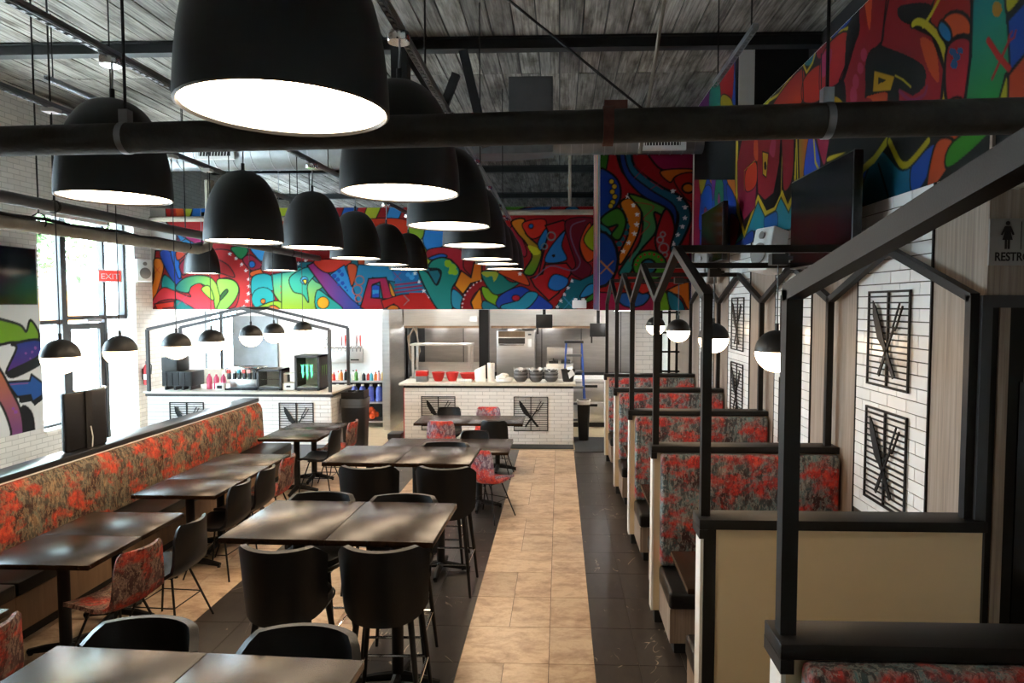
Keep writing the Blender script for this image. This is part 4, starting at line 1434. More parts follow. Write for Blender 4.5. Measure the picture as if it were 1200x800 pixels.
# dome lamp
prof = []
for i in range(15):
    a = i / 14 * math.pi / 2
    prof.append((0.30 * math.sin(a) ** 0.78 if i else 0.012, 0.56 * math.cos(a) ** 1.0))
prof = [(r, z) for r, z in prof]
inner = [(max(r - 0.012, 0.0), z - 0.012) for r, z in reversed(prof)]
inner[0] = (0.288, 0.0)
prof[-1] = (0.30, 0.0)
shade_me = MB().lathe(prof + [(0.292, -0.004), (0.288, 0.004)], 40).mesh('shade', 'shade_black', True)
liner_me = MB().lathe([(0.288, 0.006), (0.27, 0.16), (0.2, 0.36), (0.02, 0.5)], 32).mesh('liner', 'shade_inner', True)
glow_me = MB().lathe([(0.0, 0.012), (0.287, 0.012)], 40).mesh('diffuser', 'dome_glow', False)
cap_me = MB().lathe([(0.0, 0.62), (0.014, 0.62), (0.014, 0.57), (0.03, 0.555), (0.0, 0.55)], 14).mesh('cord_grip', 'black_plastic', True)


def dome(x, y, z, ztop, label, group):
    t = thing('dome_lamp', label, 'lamp', (x, y, z), group=group)
    link('shade', shade_me, t)
    link('liner', liner_me, t)
    link('diffuser', glow_me, t)
    link('cord_grip', cap_me, t)
    h = ztop - z
    MB().tube([(0, 0, 0.61), (0.006, 0, 0.61 + (h - 0.61) * 0.5), (0, 0, h - 0.02)], 0.006, 6).build('cord', 'strut', t, True)
    b_ = MB().lathe([(0, 0), (0.055, 0.0), (0.06, 0.01), (0.06, 0.045), (0.0, 0.045)], 16).build('ceiling_box', 'chrome', t, True)
    b_.location = (0, 0, h - 0.05)
    return t


rowA = [(-0.81, 2.0, 2.995), (-0.812, 3.44, 2.99), (-0.80, 4.87, 2.99), (-0.81, 6.40, 2.985), (-0.84, 7.82, 2.955), (-0.85, 9.2, 2.985), (-0.86, 10.55, 2.99)]
for i, (x, y, z) in enumerate(rowA):
    dome(x, y, z, 3.79, 'black dome lamp, ' + ORD[i] + ' from the viewer in the row over the tall tables', 'dome lamps over the tall tables')
rowB = [(-2.682 + 0.0291 * yy, yy, zz) for yy, zz in ((3.85, 3.04), (5.35, 2.93), (6.75, 3.00), (8.05, 2.985), (9.35, 2.99), (10.55, 2.99))]
for i, (x, y, z) in enumerate(rowB):
    dome(x, y, z, 3.84, 'black dome lamp, ' + ORD[i] + ' from the viewer in the row nearer the bench', 'dome lamps nearer the bench')
dome(-6.453, 12.0, 3.0, 5.45, 'small looking black dome lamp over the bar, nearer the windows', 'dome lamps over the bar')
dome(-5.03, 12.0, 3.05, 5.45, 'small looking black dome lamp over the bar, nearer the kitchen', 'dome lamps over the bar')

# globe lamp
GR = 0.133
capg = [(0.0, GR * 1.004)] + [(GR * math.sin(i / 10 * math.pi / 2), GR * math.cos(i / 10 * math.pi / 2)) for i in range(1, 11)] + [(GR - 0.006, 0.0)]
lowg = [(GR - 0.004, 0.0)] + [((GR - 0.003) * math.cos(i / 10 * math.pi / 2), -(GR - 0.003) * math.sin(i / 10 * math.pi / 2)) for i in range(1, 10)] + [(0.0, -(GR - 0.003))]
gcap_me = MB().lathe(capg, 28).mesh('metal_cap', 'shade_black', True)
glow2_me = MB().lathe(lowg, 28).mesh('glass_globe', 'globe_glow', True)
gst_me = MB().lathe([(0, 0.175), (0.012, 0.175), (0.012, 0.12), (0, 0.12)], 10).mesh('stem', 'black_plastic', True)


def globe(x, y, z, ztop, label, group, box=True):
    t = thing('globe_lamp', label, 'lamp', (x, y, z), group=group)
    link('metal_cap', gcap_me, t)
    link('glass_globe', glow2_me, t)
    link('stem', gst_me, t)
    MB().tube([(0, 0, 0.17), (0, 0, ztop - z)], 0.0045, 6).build('cord', 'black_plastic', t, True)
    if box:
        MB().box(-0.045, 0.045, -0.045, 0.045, ztop - z - 0.03, ztop - z).build('ceiling_box', 'white_plastic', t)
    return t


for i, (px, py, Y_) in enumerate([(71, 418, 4.62), (141, 411, 5.6), (207, 405.5, 6.46), (248, 400, 7.36), (294, 393.5, 7.95), (321, 390.5, 8.7), (355, 387, 9.7)]):
    q = survey(px, py, x=-3.75)
    globe(q[0], q[1], q[2], 3.87, 'half black half white globe lamp over the bench tables, ' + ORD[i] + ' from the viewer', 'globe lamps over the bench tables')

# ------------------------------------------------------------------ booths
PY_ = [3.37, 5.11, 6.82, 8.64, 10.46]
XA, XW = 0.70, 2.07
CAPZ = 1.37


def partition(y, label, plain_near=False):
    t = thing('booth_partition', label, 'partition', (0, y, 0), group='booth partitions')
    MB().box(XA + 0.015, XW, -0.05, 0.05, 0.10, 1.32).build('panel', 'cream_panel', t)
    MB().box(XA, XA + 0.015, -0.055, 0.055, 0.10, 1.32).build('end_panel', 'white_end', t)
    MB().box(XA + 0.03, XW, -0.04, 0.04, 0.0, 0.10).build('toe_kick', 'black_matte', t)
    MB().box(XA - 0.012, XW + 0.005, -0.085, 0.085, 1.32, CAPZ).build('cap', 'black_steel', t, bevel=0.004)
    MB().box(XA - 0.012, XA + 0.03, -0.085, 0.085, 1.275, 1.32).build('cap_return', 'black_steel', t)
    if plain_near:
        MB().box(XA + 0.015, XA + 0.075, -0.062, -0.05, 0.0, 1.32).build('edge_strip', 'black_steel', t)
    return t


def bench(y, s_, fab, label):
    # s_ = -1: faces the viewer, +1: faces away
    t = thing('booth_bench', label, 'bench', (0, y + s_ * 0.057, 0), 0 if s_ < 0 else 0, group='booth benches')
    d = s_

    def bx(x0, x1, a, b_, z0, z1):
        a, b_ = sorted((a * d, b_ * d))
        return MB().box(x0, x1, a, b_, z0, z1)
    bx(XA + 0.06, XW - 0.01, 0.0, 0.50, 0.10, 0.34).build('base', 'laminate', t)
    bx(XA + 0.10, XW - 0.01, 0.0, 0.44, 0.0, 0.10).build('toe_kick', 'black_matte', t)
    bx(XA + 0.05, XW - 0.01, 0.03, 0.53, 0.345, 0.47).build('seat_cushion', 'leather', t, bevel=0.025, seg=3)
    bx(XA + 0.055, XW - 0.012, 0.0, 0.095, 0.475, 1.317).build('back_cushion', fab, t, bevel=0.028, seg=3)
    return t


nm = ['nearest of the row', 'second in the row', 'third in the row', 'fourth in the row', 'farthest of the row']
for i, y in enumerate(PY_):
    partition(y, 'white booth partition with black cap, ' + nm[i] + (' with plain cream back' if i == 0 else ''), i == 0)
    if i > 0:
        bench(y, -1, 'fabric_red', 'red patterned booth bench facing us, ' + ORD[i - 1] + ' one along the side wall')
    if i < 4:
        bench(y, 1, 'fabric_red', 'booth bench facing the kitchen, ' + ORD[i] + ' one along the side wall')
for i in range(4):
    yc = (PY_[i] + PY_[i + 1]) / 2
    t = thing('booth_table', 'dark laminate table inside the ' + ORD[i] + ' booth beyond the passage', 'table', (0, yc, 0), group='booth tables')
    MB().box(XA + 0.06, XW - 0.02, -0.31, 0.31, 0.715, 0.75).build('tabletop', 'table_top', t, bevel=0.004)
    for xx in (1.05, 1.75):
        MB().tube([(xx, 0, 0.02), (xx, 0, 0.715)], 0.035, 12).build('leg', 'black_steel', t, True)
        MB().box(xx - 0.03, xx + 0.03, -0.27, 0.27, 0.0, 0.025).build('foot', 'black_steel', t)
# near booth
YN = 2.15
t = partition(YN, 'white booth partition with black cap, at the near corner of the passage')
MB().box(XW, 2.6, -0.085, 0.085, 1.32, CAPZ).build('cap', 'black_steel', t)
bench(YN, -1, 'fabric_red', 'red patterned booth bench at the lower corner nearest the viewer')

# gabled black frame over the booths
VZ, PZ = 2.47, 2.77
FW = 0.046
t = thing('gable_arbor', 'black steel frame of linked gables standing over the booth row', 'frame', (0, 0, 0))
for xx in (XA + 0.03, XW - 0.055):
    for i, y in enumerate(PY_):
        MB().bar((xx, y, CAPZ), (xx, y, VZ), FW, FW, up=(0, 1, 0)).build('post', 'black_steel', t)
    for i in range(4):
        ym = (PY_[i] + PY_[i + 1]) / 2
        MB().bar((xx, PY_[i] - 0.01, VZ - 0.012), (xx, ym + 0.012, PZ), FW, FW).build('rafter', 'black_steel', t)
        MB().bar((xx, PY_[i + 1] + 0.01, VZ - 0.012), (xx, ym - 0.012, PZ), FW, FW).build('rafter', 'black_steel', t)
for i in range(4):
    ym = (PY_[i] + PY_[i + 1]) / 2
    MB().bar((XA + 0.03, ym, PZ), (XW - 0.055, ym, PZ), FW, FW).build('ridge_bar', 'black_steel', t)
    globe(1.35, ym, 2.135, PZ - 0.10, 'warm half black globe lamp hanging in the ' + ORD[i] + ' booth beyond the passage', 'globe lamps in the booths', False)
    tb = thing('track_box', 'small black mounting box on the ridge bar of the ' + ORD[i] + ' booth', 'lamp mount', (1.35, ym, PZ - 0.03), group='lamp mounts')
    MB().box(-0.05, 0.05, -0.04, 0.04, -0.07, -0.001).build('box', 'black_plastic', tb)
    MB().box(0.05, 0.085, -0.015, 0.015, -0.04, -0.015).build('lug', 'black_plastic', tb)
t = thing('gable_arbor', 'black steel gable leg rising to the upper corner beside the viewer', 'frame', (0, 0, 0))
xx = XA + 0.03
MB().bar((xx, YN, CAPZ), (xx, YN, VZ), FW + 0.005, FW + 0.005, up=(0, 1, 0)).build('post', 'black_steel', t)
MB().bar((xx, YN + 0.02, VZ - 0.01), (xx, 0.1, VZ + 0.37), FW + 0.005, FW + 0.01).build('rafter', 'black_steel', t)


MB().bar((xx, 0.1, VZ + 0.37), (XW - 0.055, 0.1, VZ + 0.37), FW, FW).build('ridge_bar', 'black_steel', t)
globe(1.40, 0.1, 2.135, VZ + 0.345, 'warm half black globe lamp of the near booth beside the viewer', 'globe lamps in the booths', False)

# ------------------------------------------------------------------ metal wall art: knife and fork on a barred panel
def wall_art(label, loc, rz, wd, ht, group, nb=15):
    # local: panel in the xz plane, front at -y
    t = thing('metal_art', label, 'wall art', loc, rz, group)
    fw = 0.014
    m_ = MB()
    m_.box(0, fw, -0.018, -0.006, 0, ht).box(wd - fw, wd, -0.018, -0.006, 0, ht).box(0, wd, -0.018, -0.006, 0, fw).box(0, wd, -0.018, -0.006, ht - fw, ht)
    m_.box(wd / 2 - 0.008, wd / 2 + 0.008, -0.018, -0.006, 0, ht)
    m_.build('frame', 'black_steel', t)
    for i in range(nb):
        z = ht * (i + 1) / (nb + 1)
        link('bar', shared(('artbar', wd), lambda: MB().box(0.01, wd - 0.01, -0.014, -0.008, -0.0045, 0.0045).mesh('bar', 'black_steel')), t, (0, 0, z))
    W, H = wd, ht
    kn = [(0.68 * W, 0.11 * H), (0.735 * W, 0.14 * H), (0.53 * W, 0.40 * H), (0.47 * W, 0.48 * H), (0.36 * W, 0.66 * H), (0.23 * W, 0.84 * H), (0.155 * W, 0.90 * H), (0.17 * W, 0.74 * H), (0.30 * W, 0.50 * H), (0.42 * W, 0.42 * H), (0.48 * W, 0.36 * H)]
    MB().prism(kn, -0.026, -0.018).build('knife', 'black_steel', t)
    m_ = MB()
    m_.bar((0.34 * W, -0.022, 0.12 * H), (0.50 * W, -0.022, 0.36 * H), 0.05 * W, 0.008, up=(0, 1, 0))
    m_.bar((0.50 * W, -0.022, 0.36 * H), (0.68 * W, -0.022, 0.62 * H), 0.03 * W, 0.008, up=(0, 1, 0))
    m_.bar((0.65 * W, -0.022, 0.63 * H), (0.72 * W, -0.022, 0.60 * H), 0.03 * W, 0.008, up=(0, 1, 0))
    m_.bar((0.655 * W, -0.022, 0.625 * H), (0.80 * W, -0.022, 0.87 * H), 0.02 * W, 0.008, up=(0, 1, 0))
    m_.bar((0.715 * W, -0.022, 0.60 * H), (0.87 * W, -0.022, 0.84 * H), 0.02 * W, 0.008, up=(0, 1, 0))
    m_.build('fork', 'black_steel', t)
    return t


for si, c_ in enumerate(strips):
    wall_art('upper black metal knife and fork panel on the ' + ORD[si] + ' tiled strip from the restroom', (XR - 0.009, c_ + 0.27, 1.90), -math.pi / 2, 0.54, 0.615, 'metal art on the tiled strips')
    wall_art('lower black metal knife and fork panel on the ' + ORD[si] + ' tiled strip from the restroom', (XR - 0.009, c_ + 0.27, 1.14), -math.pi / 2, 0.54, 0.615, 'metal art on the tiled strips')

# restroom sign
t = thing('restroom_sign', 'grey plate with black woman and man figures and lettering', 'sign', (2.075, 3.368, 2.615))
MB().box(0, 0.30, -0.012, -0.002, 0, 0.225).build('plate', 'sign_grey', t, bevel=0.002)


def figure(cx, dress):
    m_ = MB()
    y0, y1 = -0.0135, -0.0118
    m_.prism([(cx + 0.0105 * math.cos(a), 0.202 + 0.0105 * math.sin(a)) for a in np.linspace(0, 2 * math.pi, 15)[:-1]], y0, y1)
    if dress:
        m_.prism([(cx - 0.014, 0.188), (cx + 0.014, 0.188), (cx + 0.032, 0.148), (cx + 0.024, 0.144), (cx + 0.013, 0.166), (cx + 0.024, 0.122), (cx - 0.024, 0.122), (cx - 0.013, 0.166), (cx - 0.024, 0.144), (cx - 0.032, 0.148)], y0, y1)
    else:
        m_.prism([(cx - 0.024, 0.188), (cx + 0.024, 0.188), (cx + 0.027, 0.13), (cx + 0.018, 0.13), (cx + 0.016, 0.17), (cx + 0.015, 0.122), (cx - 0.015, 0.122), (cx - 0.016, 0.17), (cx - 0.018, 0.13), (cx - 0.027, 0.13)], y0, y1)
    m_.box(cx - 0.012, cx - 0.002, y0, y1, 0.078, 0.124)
    m_.box(cx + 0.002, cx + 0.012, y0, y1, 0.078, 0.124)
    return m_


figure(0.085, True).build('woman_figure', 'void_black', t)
figure(0.215, False).build('man_figure', 'void_black', t)
MB().box(0.148, 0.151, -0.0135, -0.0118, 0.075, 0.21).build('divider_line', 'void_black', t)


def text(s_, size, parent, loc, rot, mt, name='lettering', ext=0.0008, off=0.0):
    cu = bpy.data.curves.new(name, 'FONT')
    cu.body = s_
    cu.size = size
    cu.extrude = ext
    cu.align_x = 'CENTER'
    cu.materials.append(M[mt])
    cu.offset = off
    tmp = bpy.data.objects.new(name, cu)
    COL.objects.link(tmp)
    bpy.context.view_layer.update()
    me = bpy.data.meshes.new_from_object(tmp.evaluated_get(bpy.context.evaluated_depsgraph_get()))
    bpy.data.objects.remove(tmp)
    o_ = bpy.data.objects.new(name, me)
    COL.objects.link(o_)
    o_.parent = parent
    o_.location = loc
    o_.rotation_euler = rot
    return o_


tx = text('RESTROOM', 0.058, t, (0.15, -0.0128, 0.022), (math.pi / 2, 0, 0), 'void_black', off=0.0012)
tx.scale = (0.82, 1, 1)
t = thing('emergency_light', 'small clear emergency light high on the laminate wall', 'light fixture', (2.12, 3.365, 3.0))
MB().box(-0.05, 0.09, -0.05, 0, -0.02, 0.03).build('housing', 'white_plastic', t, bevel=0.008)
for xx in (-0.02, 0.06):
    MB().lathe([(0, 0.0), (0.03, 0.0), (0.035, 0.02), (0.0, 0.035)], 14, (xx, -0.03, 0.03)).build('lamp_head', 'chrome', t, True)


# ------------------------------------------------------------------ wall screens and speakers
def screen(label, loc, rz, wd, ht, dp=0.06):
    t = thing('wall_screen', label, 'television', loc, rz, 'wall screens')
    MB().box(-wd / 2, wd / 2, -dp, 0, -ht / 2, ht / 2).build('bezel', 'black_plastic', t, bevel=0.006)
    MB().box(-wd / 2 + 0.012, wd / 2 - 0.012, -dp - 0.002, -dp, -ht / 2 + 0.012, ht / 2 - 0.012).build('display', 'screen_black', t)
    MB().box(-0.12, 0.12, 0, 0.13, -0.1, 0.1).build('wall_bracket', 'black_steel', t)
    return t


screen('large black television on the mural wall above the nearest booth', (1.92, 4.97, 3.06), -math.pi / 2, 1.16, 0.70)
screen('black television on the mural wall farther along the booths', (1.92, 8.42, 3.28), -math.pi / 2, 1.16, 0.68)
screen('black television on the white pier beside the storefront window', (XL + 0.13, 8.75, 2.83), math.pi / 2, 1.42, 0.80)


def speaker(label, loc, rz, tilt, mt='white_plastic'):
    t = thing('wall_speaker', label, 'speaker', loc, rz, 'wall speakers')
    t.rotation_euler = (tilt, 0, rz)
    MB().prism([(-0.14, 0), (0.14, 0), (0.10, 0.2), (-0.10, 0.2)], -0.2, 0.2, 'xy').build('cabinet', mt, t, bevel=0.02, seg=3)
    b_ = MB()
    b_.lathe([(0, -0.004), (0.085, 0.0), (0.10, 0.012), (0.10, 0.02), (0, 0.02)], 22)
    o_ = b_.build('woofer', 'sign_grey', t, True)
    o_.rotation_euler = (math.pi / 2, 0, 0)
    o_.location = (0, -0.001, -0.05)
    b_ = MB().lathe([(0, 0), (0.03, 0.0), (0.035, 0.02), (0, 0.02)], 14).build('tweeter', 'sign_grey', t, True)
    b_.rotation_euler = (math.pi / 2, 0, 0)
    b_.location = (0, -0.001, 0.12)
    MB().bar((0, 0.19, 0), (0, 0.3, 0), 0.05).build('bracket', 'black_steel', t)
    return t


speaker('white wall speaker beside the orange end of the mural', (XL + 0.25, 11.9, 3.05), R(62), 0.0)
speaker('white wall speaker under the mural between the two televisions', (1.80, 6.15, 2.93), R(-70), R(-12))
speaker('grey wall speaker below the farther television', (1.80, 8.75, 2.9), R(-62), 0.0, 'sign_grey')
t = thing('exit_sign', 'red exit sign hanging inside the storefront window', 'sign', (-7.45, 10.95, 2.91), R(45))
MB().box(-0.17, 0.17, -0.02, 0.02, -0.1, 0.1).build('case', 'white_plastic', t)
MB().box(-0.155, 0.155, -0.023, -0.02, -0.085, 0.085).build('face', 'exit_red', t)
text('EXIT', 0.13, t, (0, -0.0245, -0.052), (math.pi / 2, 0, 0), 'white_plastic')
rod('hanger', 0, 0, 0.1, 2.54, t)
t = thing('fire_extinguisher', 'red fire extinguisher on the wall end beside the bar', 'fire extinguisher', (XL + 0.075, 12.15, 0.96))
MB().lathe([(0, 0), (0.055, 0), (0.06, 0.02), (0.06, 0.30), (0.035, 0.36), (0.02, 0.38), (0, 0.38)], 18).build('cylinder', 'red_metal', t, True)
MB().box(-0.015, 0.06, -0.015, 0.015, 0.38, 0.44).build('valve', 'black_plastic', t)
MB().tube([(0.05, 0, 0.41), (0.09, 0, 0.36), (0.08, 0, 0.2)], 0.01, 6).build('hose', 'black_plastic', t, True)
MB().box(-0.075, -0.05, -0.03, 0.03, 0.1, 0.3).build('wall_bracket', 'black_steel', t)
MB().lathe([(0.0605, 0.1), (0.0605, 0.2)], 18).build('label_band', 'paper', t)

# ------------------------------------------------------------------ banquette along the half wall
hw = struct('wall_half', 'low wall with black ledge behind the long bench')
MB().box(-4.50, -4.305, -2.9, 9.42, 0.0, 1.05).build('core', 'white_paint', hw)
MB().box(-4.53, -4.302, -2.9, 9.45, 1.05, 1.10).build('ledge', 'ledge_black', hw, bevel=0.004)
t = thing('banquette', 'long bench with rust and brown patterned back below the ledge', 'bench', (-3.83, 0, 0))
y = -2.8
k = 0
while y < 9.3:
    box_piece('base_panel', 'wood_base', t, -0.02, 0.0, y, min(y + 1.215, 9.4), 0.10, 0.36)
    y += 1.22
MB().box(-0.47, -0.02, -2.8, 9.38, 0.10, 0.36).build('carcass', 'black_matte', t)
MB().box(-0.45, -0.06, -2.8, 9.36, 0.0, 0.10).build('toe_kick', 'black_matte', t)
y = -2.8
while y < 9.3:
    MB().box(-0.42, 0.02, y + 0.002, min(y + 2.43, 9.4) - 0.002, 0.365, 0.47).build('seat_cushion', 'leather', t, bevel=0.02, seg=2)
    y += 2.44
m_ = MB()
y = -2.8
while y < 9.3:
    b0, b1 = y + 0.001, min(y + 2.43, 9.4) - 0.001
    pr_ = [(-0.47, 0.475), (-0.39, 0.475), (-0.38, 0.50), (-0.40, 0.95), (-0.425, 1.01), (-0.445, 1.035), (-0.47, 1.04)]
    m2 = MB()
    n_ = len(pr_)
    vs = [(a, b0, z) for a, z in pr_] + [(a, b1, z) for a, z in pr_]
    fs = [tuple(range(n_)), tuple(range(2 * n_ - 1, n_ - 1, -1))] + [(q, (q + 1) % n_, (q + 1) % n_ + n_, q + n_) for q in range(n_)]
    m2.add(vs, fs).build('back_cushion', 'fabric_rust', t, True)
    y += 2.44
t = thing('ledge_display', 'black flat display panel standing on the ledge by the window', 'screen', (-4.41, 6.07, 1.10), R(-8))
MB().box(-0.03, 0.02, -0.23, 0.23, 0.0, 0.53).build('panel', 'black_plastic', t, bevel=0.015, seg=3)
MB().box(0.02, 0.035, -0.02, 0.05, 0.0, 0.53).build('spine', 'black_matte', t)
MB().box(-0.036, -0.03, -0.22, 0.22, 0.012, 0.518).build('glass_front', 'galvanised', t)
MB().tube([(0.04, 0.02, 0.20), (0.05, 0.03, 0.1), (0.05, 0.02, 0.004)], 0.005, 6).build('cable', 'white_plastic', t, True)


# ------------------------------------------------------------------ tables
def table(name, label, x0, x1, y0, y1, h, group, rz=0.0):
    cx, cy = (x0 + x1) / 2, (y0 + y1) / 2
    t = thing(name, label, 'table', (cx, cy, 0), rz, group)
    hx, hy = (x1 - x0) / 2 - 0.0015, (y1 - y0) / 2 - 0.0015
    MB().box(-hx, hx, -hy, hy, h - 0.035, h).build('tabletop', 'table_top', t, bevel=0.003)
    MB().tube([(0, 0, 0.05), (0, 0, h - 0.045)], 0.038, 16).build('column', 'black_steel', t, True)
    MB().box(-0.12, 0.12, -0.12, 0.12, h - 0.05, h - 0.035).build('mount_plate', 'black_steel', t)
    b_ = MB()
    L_ = 0.27
    for a in (0, 1, 2, 3):
        an = a * math.pi / 2
        dx, dy = math.cos(an), math.sin(an)
        b_.tube([(0.02 * dx, 0.02 * dy, 0.065), (0.14 * dx, 0.14 * dy, 0.05), (L_ * dx, L_ * dy, 0.025)], [0.032, 0.028, 0.02], 8)
    b_ = b_.build('cross_base', 'black_steel', t, True)
    for a in range(4):
        an = a * math.pi / 2
        MB().lathe([(0, 0), (0.016, 0.0), (0.016, 0.012), (0, 0.012)], 10, (L_ * math.cos(an) * 0.95, L_ * math.sin(an) * 0.95, 0)).build('glide', 'black_plastic', b_, True)
    return t


XB0, XB1 = -3.79, -3.03
def bench_tables(name, ys, desc):
    for i, (a, b_) in enumerate(zip(ys[:-1], ys[1:])):
        lab = 'dark low table, ' + ORD[i] + ' from the viewer ' + desc
        table('bench_table', lab, XB0, XB1, a, b_, 0.75, 'low tables at the long bench')


bench_tables('L0', [2.42, 2.98, 3.534], 'among those cut off at the corner')
bench_tables('L1', [4.15, 4.71, 5.265], 'in the nearest full run along the bench')
bench_tables('L2', [5.745, 6.30, 6.86, 7.42], 'in the middle run along the bench')
bench_tables('L3', [8.25, 8.86, 9.465], 'in the bench run closest to the bar')
# tall tables in the middle
def tall_pair(x0, xm, x1, y0, y1, h, desc, rz=0.0, group='tall tables'):
    cx, cy = xm, (y0 + y1) / 2
    for a, b_, sd in ((x0, xm, 'bench-side half'), (xm, x1, 'aisle-side half')):
        mx_ = (a + b_) / 2 - cx
        px_, py_ = cx + mx_ * math.cos(rz), cy + mx_ * math.sin(rz)
        wd = (b_ - a) / 2
        table('tall_table' if h > 1 else 'dining_table', ('dark tall table, ' if h > 1 else 'dark low table, ') + sd + ' of the ' + desc, px_ - wd, px_ + wd, py_ - (y1 - y0) / 2, py_ + (y1 - y0) / 2, h, group, rz)


tall_pair(-2.02, -1.39, -0.76, 1.75, 2.515, 1.07, 'pair cut off at the bottom edge', R(-3.0))
tall_pair(-1.98, -1.345, -0.71, 3.775, 4.545, 1.07, 'second pair from the viewer', R(-1.5))
tall_pair(-2.05, -1.405, -0.76, 5.675, 6.375, 1.07, 'third pair from the viewer', R(-1.0))
tall_pair(-2.12, -1.35, -0.58, 7.59, 8.37, 0.75, 'fourth pair, before the last', 0, 'low tables in the middle')
tall_pair(-2.08, -1.30, -0.52, 9.44, 10.16, 0.75, 'pair nearest the kitchen counter', 0, 'low tables in the middle')


# ------------------------------------------------------------------ bar stools (sitter looks along local +y)
def make_stool_meshes():
    d = {}
    grid = []
    n, m_ = 15, 9
    for i in range(n):
        th = (i / (n - 1) - 0.5) * 2
        row = []
        for j in range(m_):
            s_ = j / (m_ - 1)
            an = th * R(68)
            zlo = 0.655 + 0.075 * abs(th) ** 3.2
            zhi = 1.10 - 0.012 * (1 - th * th) - 0.07 * max(0, abs(th) - 0.72) ** 1.2 / 0.22
            z = zlo + (zhi - zlo) * s_
            rr = 0.255 + 0.018 * (s_ - 0.5)
            row.append((rr * math.sin(an) * 1.0, 0.03 - rr * math.cos(an) - 0.02 * (s_ - 0.3), z))
        grid.append(row)
    me = MB().sheet(grid, 0.034).mesh('backrest', 'leather', True)
    d['backrest'] = me
    d['seat'] = MB().lathe([(0, 0.66), (0.17, 0.66), (0.205, 0.675), (0.215, 0.71), (0.208, 0.745), (0.17, 0.765), (0, 0.772)], 28, (0, 0.02, 0), power=2.8).mesh('seat', 'leather', True)
    d['piping'] = MB().tube([(0.222 * math.cos(a) * (abs(math.cos(a)) ** 2.8 + abs(math.sin(a)) ** 2.8) ** (-1 / 2.8), 0.02 + 0.222 * math.sin(a) * (abs(math.cos(a)) ** 2.8 + abs(math.sin(a)) ** 2.8) ** (-1 / 2.8), 0.71) for a in np.linspace(0, 2 * math.pi, 33)], 0.006, 6).mesh('piping', 'black_plastic', True)
    legs = []
    for sx in (-1, 1):
        for sy in (-1, 1):
            legs.append(MB().tube([(0.15 * sx, 0.02 + 0.14 * sy, 0.665), (0.185 * sx, 0.02 + 0.18 * sy, 0.33), (0.215 * sx, 0.02 + 0.215 * sy, 0.0)], [0.019, 0.016, 0.011], 10).mesh('leg', 'black_steel', True))
    d['legs'] = legs
    q = 0.192
    pts = [(q, q), (0, q), (-q, q), (-q, 0), (-q, -q), (0, -q), (q, -q), (q, 0), (q, q)]
    d['footrest'] = MB().tube([(a, 0.02 + b_, 0.27) for a, b_ in pts], 0.009, 8).mesh('footrest', 'chrome', True)
    return d


SM = make_stool_meshes()


def stool(x, y, rz, label):
    t = thing('bar_stool', label, 'bar stool', (x, y, 0), rz, 'black bar stools')
    link('backrest', SM['backrest'], t)
    s_ = link('seat', SM['seat'], t)
    link('piping', SM['piping'], s_)
    for me in SM['legs']:
        link('leg', me, t)
    link('footrest', SM['footrest'], t)
    return t


OFF = 0.245
stool(-1.555, 3.53 + OFF, R(-2), 'black bar stool with its back to us at the second tall table, bench side')
stool(-0.992, 3.55 + OFF, R(2), 'black bar stool with its back to us at the second tall table, aisle side')
stool(-1.67, 4.69 - OFF + 0.03, R(178), 'black bar stool tucked behind second tall table facing us, bench side')
stool(-1.08, 4.66 - OFF + 0.03, R(181), 'black bar stool tucked behind second tall table facing us, aisle side')
stool(-1.72, 2.74 - OFF + 0.03, R(176), 'black bar stool tucked behind nearest tall table facing us, bench side')
stool(-1.04, 2.69 - OFF + 0.03, R(177), 'black bar stool tucked behind nearest tall table facing us, aisle side')
stool(-1.605, 5.40 + OFF, R(1), 'black bar stool with its back to us at the third tall table, bench side')
stool(-0.95, 5.40 + OFF, R(-1), 'black bar stool with its back to us at the third tall table, aisle side')
stool(-1.10, 6.49 - OFF + 0.03, R(180), 'black bar stool tucked behind third tall table facing us')


# ------------------------------------------------------------------ shell chairs (sitter looks along local +y)
def make_shell(fab):
    prof = [(0.235, 0.435), (0.21, 0.452), (0.14, 0.458), (0.04, 0.450), (-0.06, 0.440), (-0.13, 0.445), (-0.175, 0.475), (-0.20, 0.53), (-0.222, 0.62), (-0.243, 0.72), (-0.258, 0.80), (-0.262, 0.825)]
    wid = [0.19, 0.215, 0.225, 0.228, 0.225, 0.215, 0.205, 0.20, 0.195, 0.188, 0.172, 0.145]
    grid = []
    n = 9
    for i in range(n):
        u_ = (i / (n - 1) - 0.5) * 2
        row = []
        for (yy, zz), w_ in zip(prof, wid):
            back = max(0.0, min(1.0, (zz - 0.46) / 0.25))
            lift = 0.028 * u_ * u_ * (1 - back) - 0.012 * (1 - back)
            fwd = 0.055 * u_ * u_ * back
            row.append((w_ * u_, yy + fwd, zz + lift))
        grid.append(row)
    return MB().sheet(grid, 0.026).mesh('seat_shell', fab, True)


SHELL = {f: make_shell(f) for f in ('fabric_chair', 'fabric_pale', 'leather')}
chair_legs = []
for sx in (-1, 1):
    for sy in (-1, 1):
        chair_legs.append(MB().tube([(0.10 * sx, 0.0 + 0.10 * sy, 0.43), (0.225 * sx, 0.0 + 0.215 * sy, 0.0)], [0.0085, 0.0075], 8).mesh('leg', 'black_steel', True))
brace_me = MB()
for a_, b_ in (((-0.163, -0.158), (0.163, -0.158)), ((-0.163, 0.158), (0.163, 0.158)), ((-0.163, -0.158), (-0.163, 0.158)), ((0.163, -0.158), (0.163, 0.158))):
    brace_me.tube([(*a_, 0.213), (*b_, 0.213)], 0.005, 6)
brace_me = brace_me.mesh('cross_brace', 'black_steel', True)
mount_me = MB().box(-0.13, 0.13, -0.12, 0.12, 0.415, 0.428).mesh('seat_mount', 'black_steel')


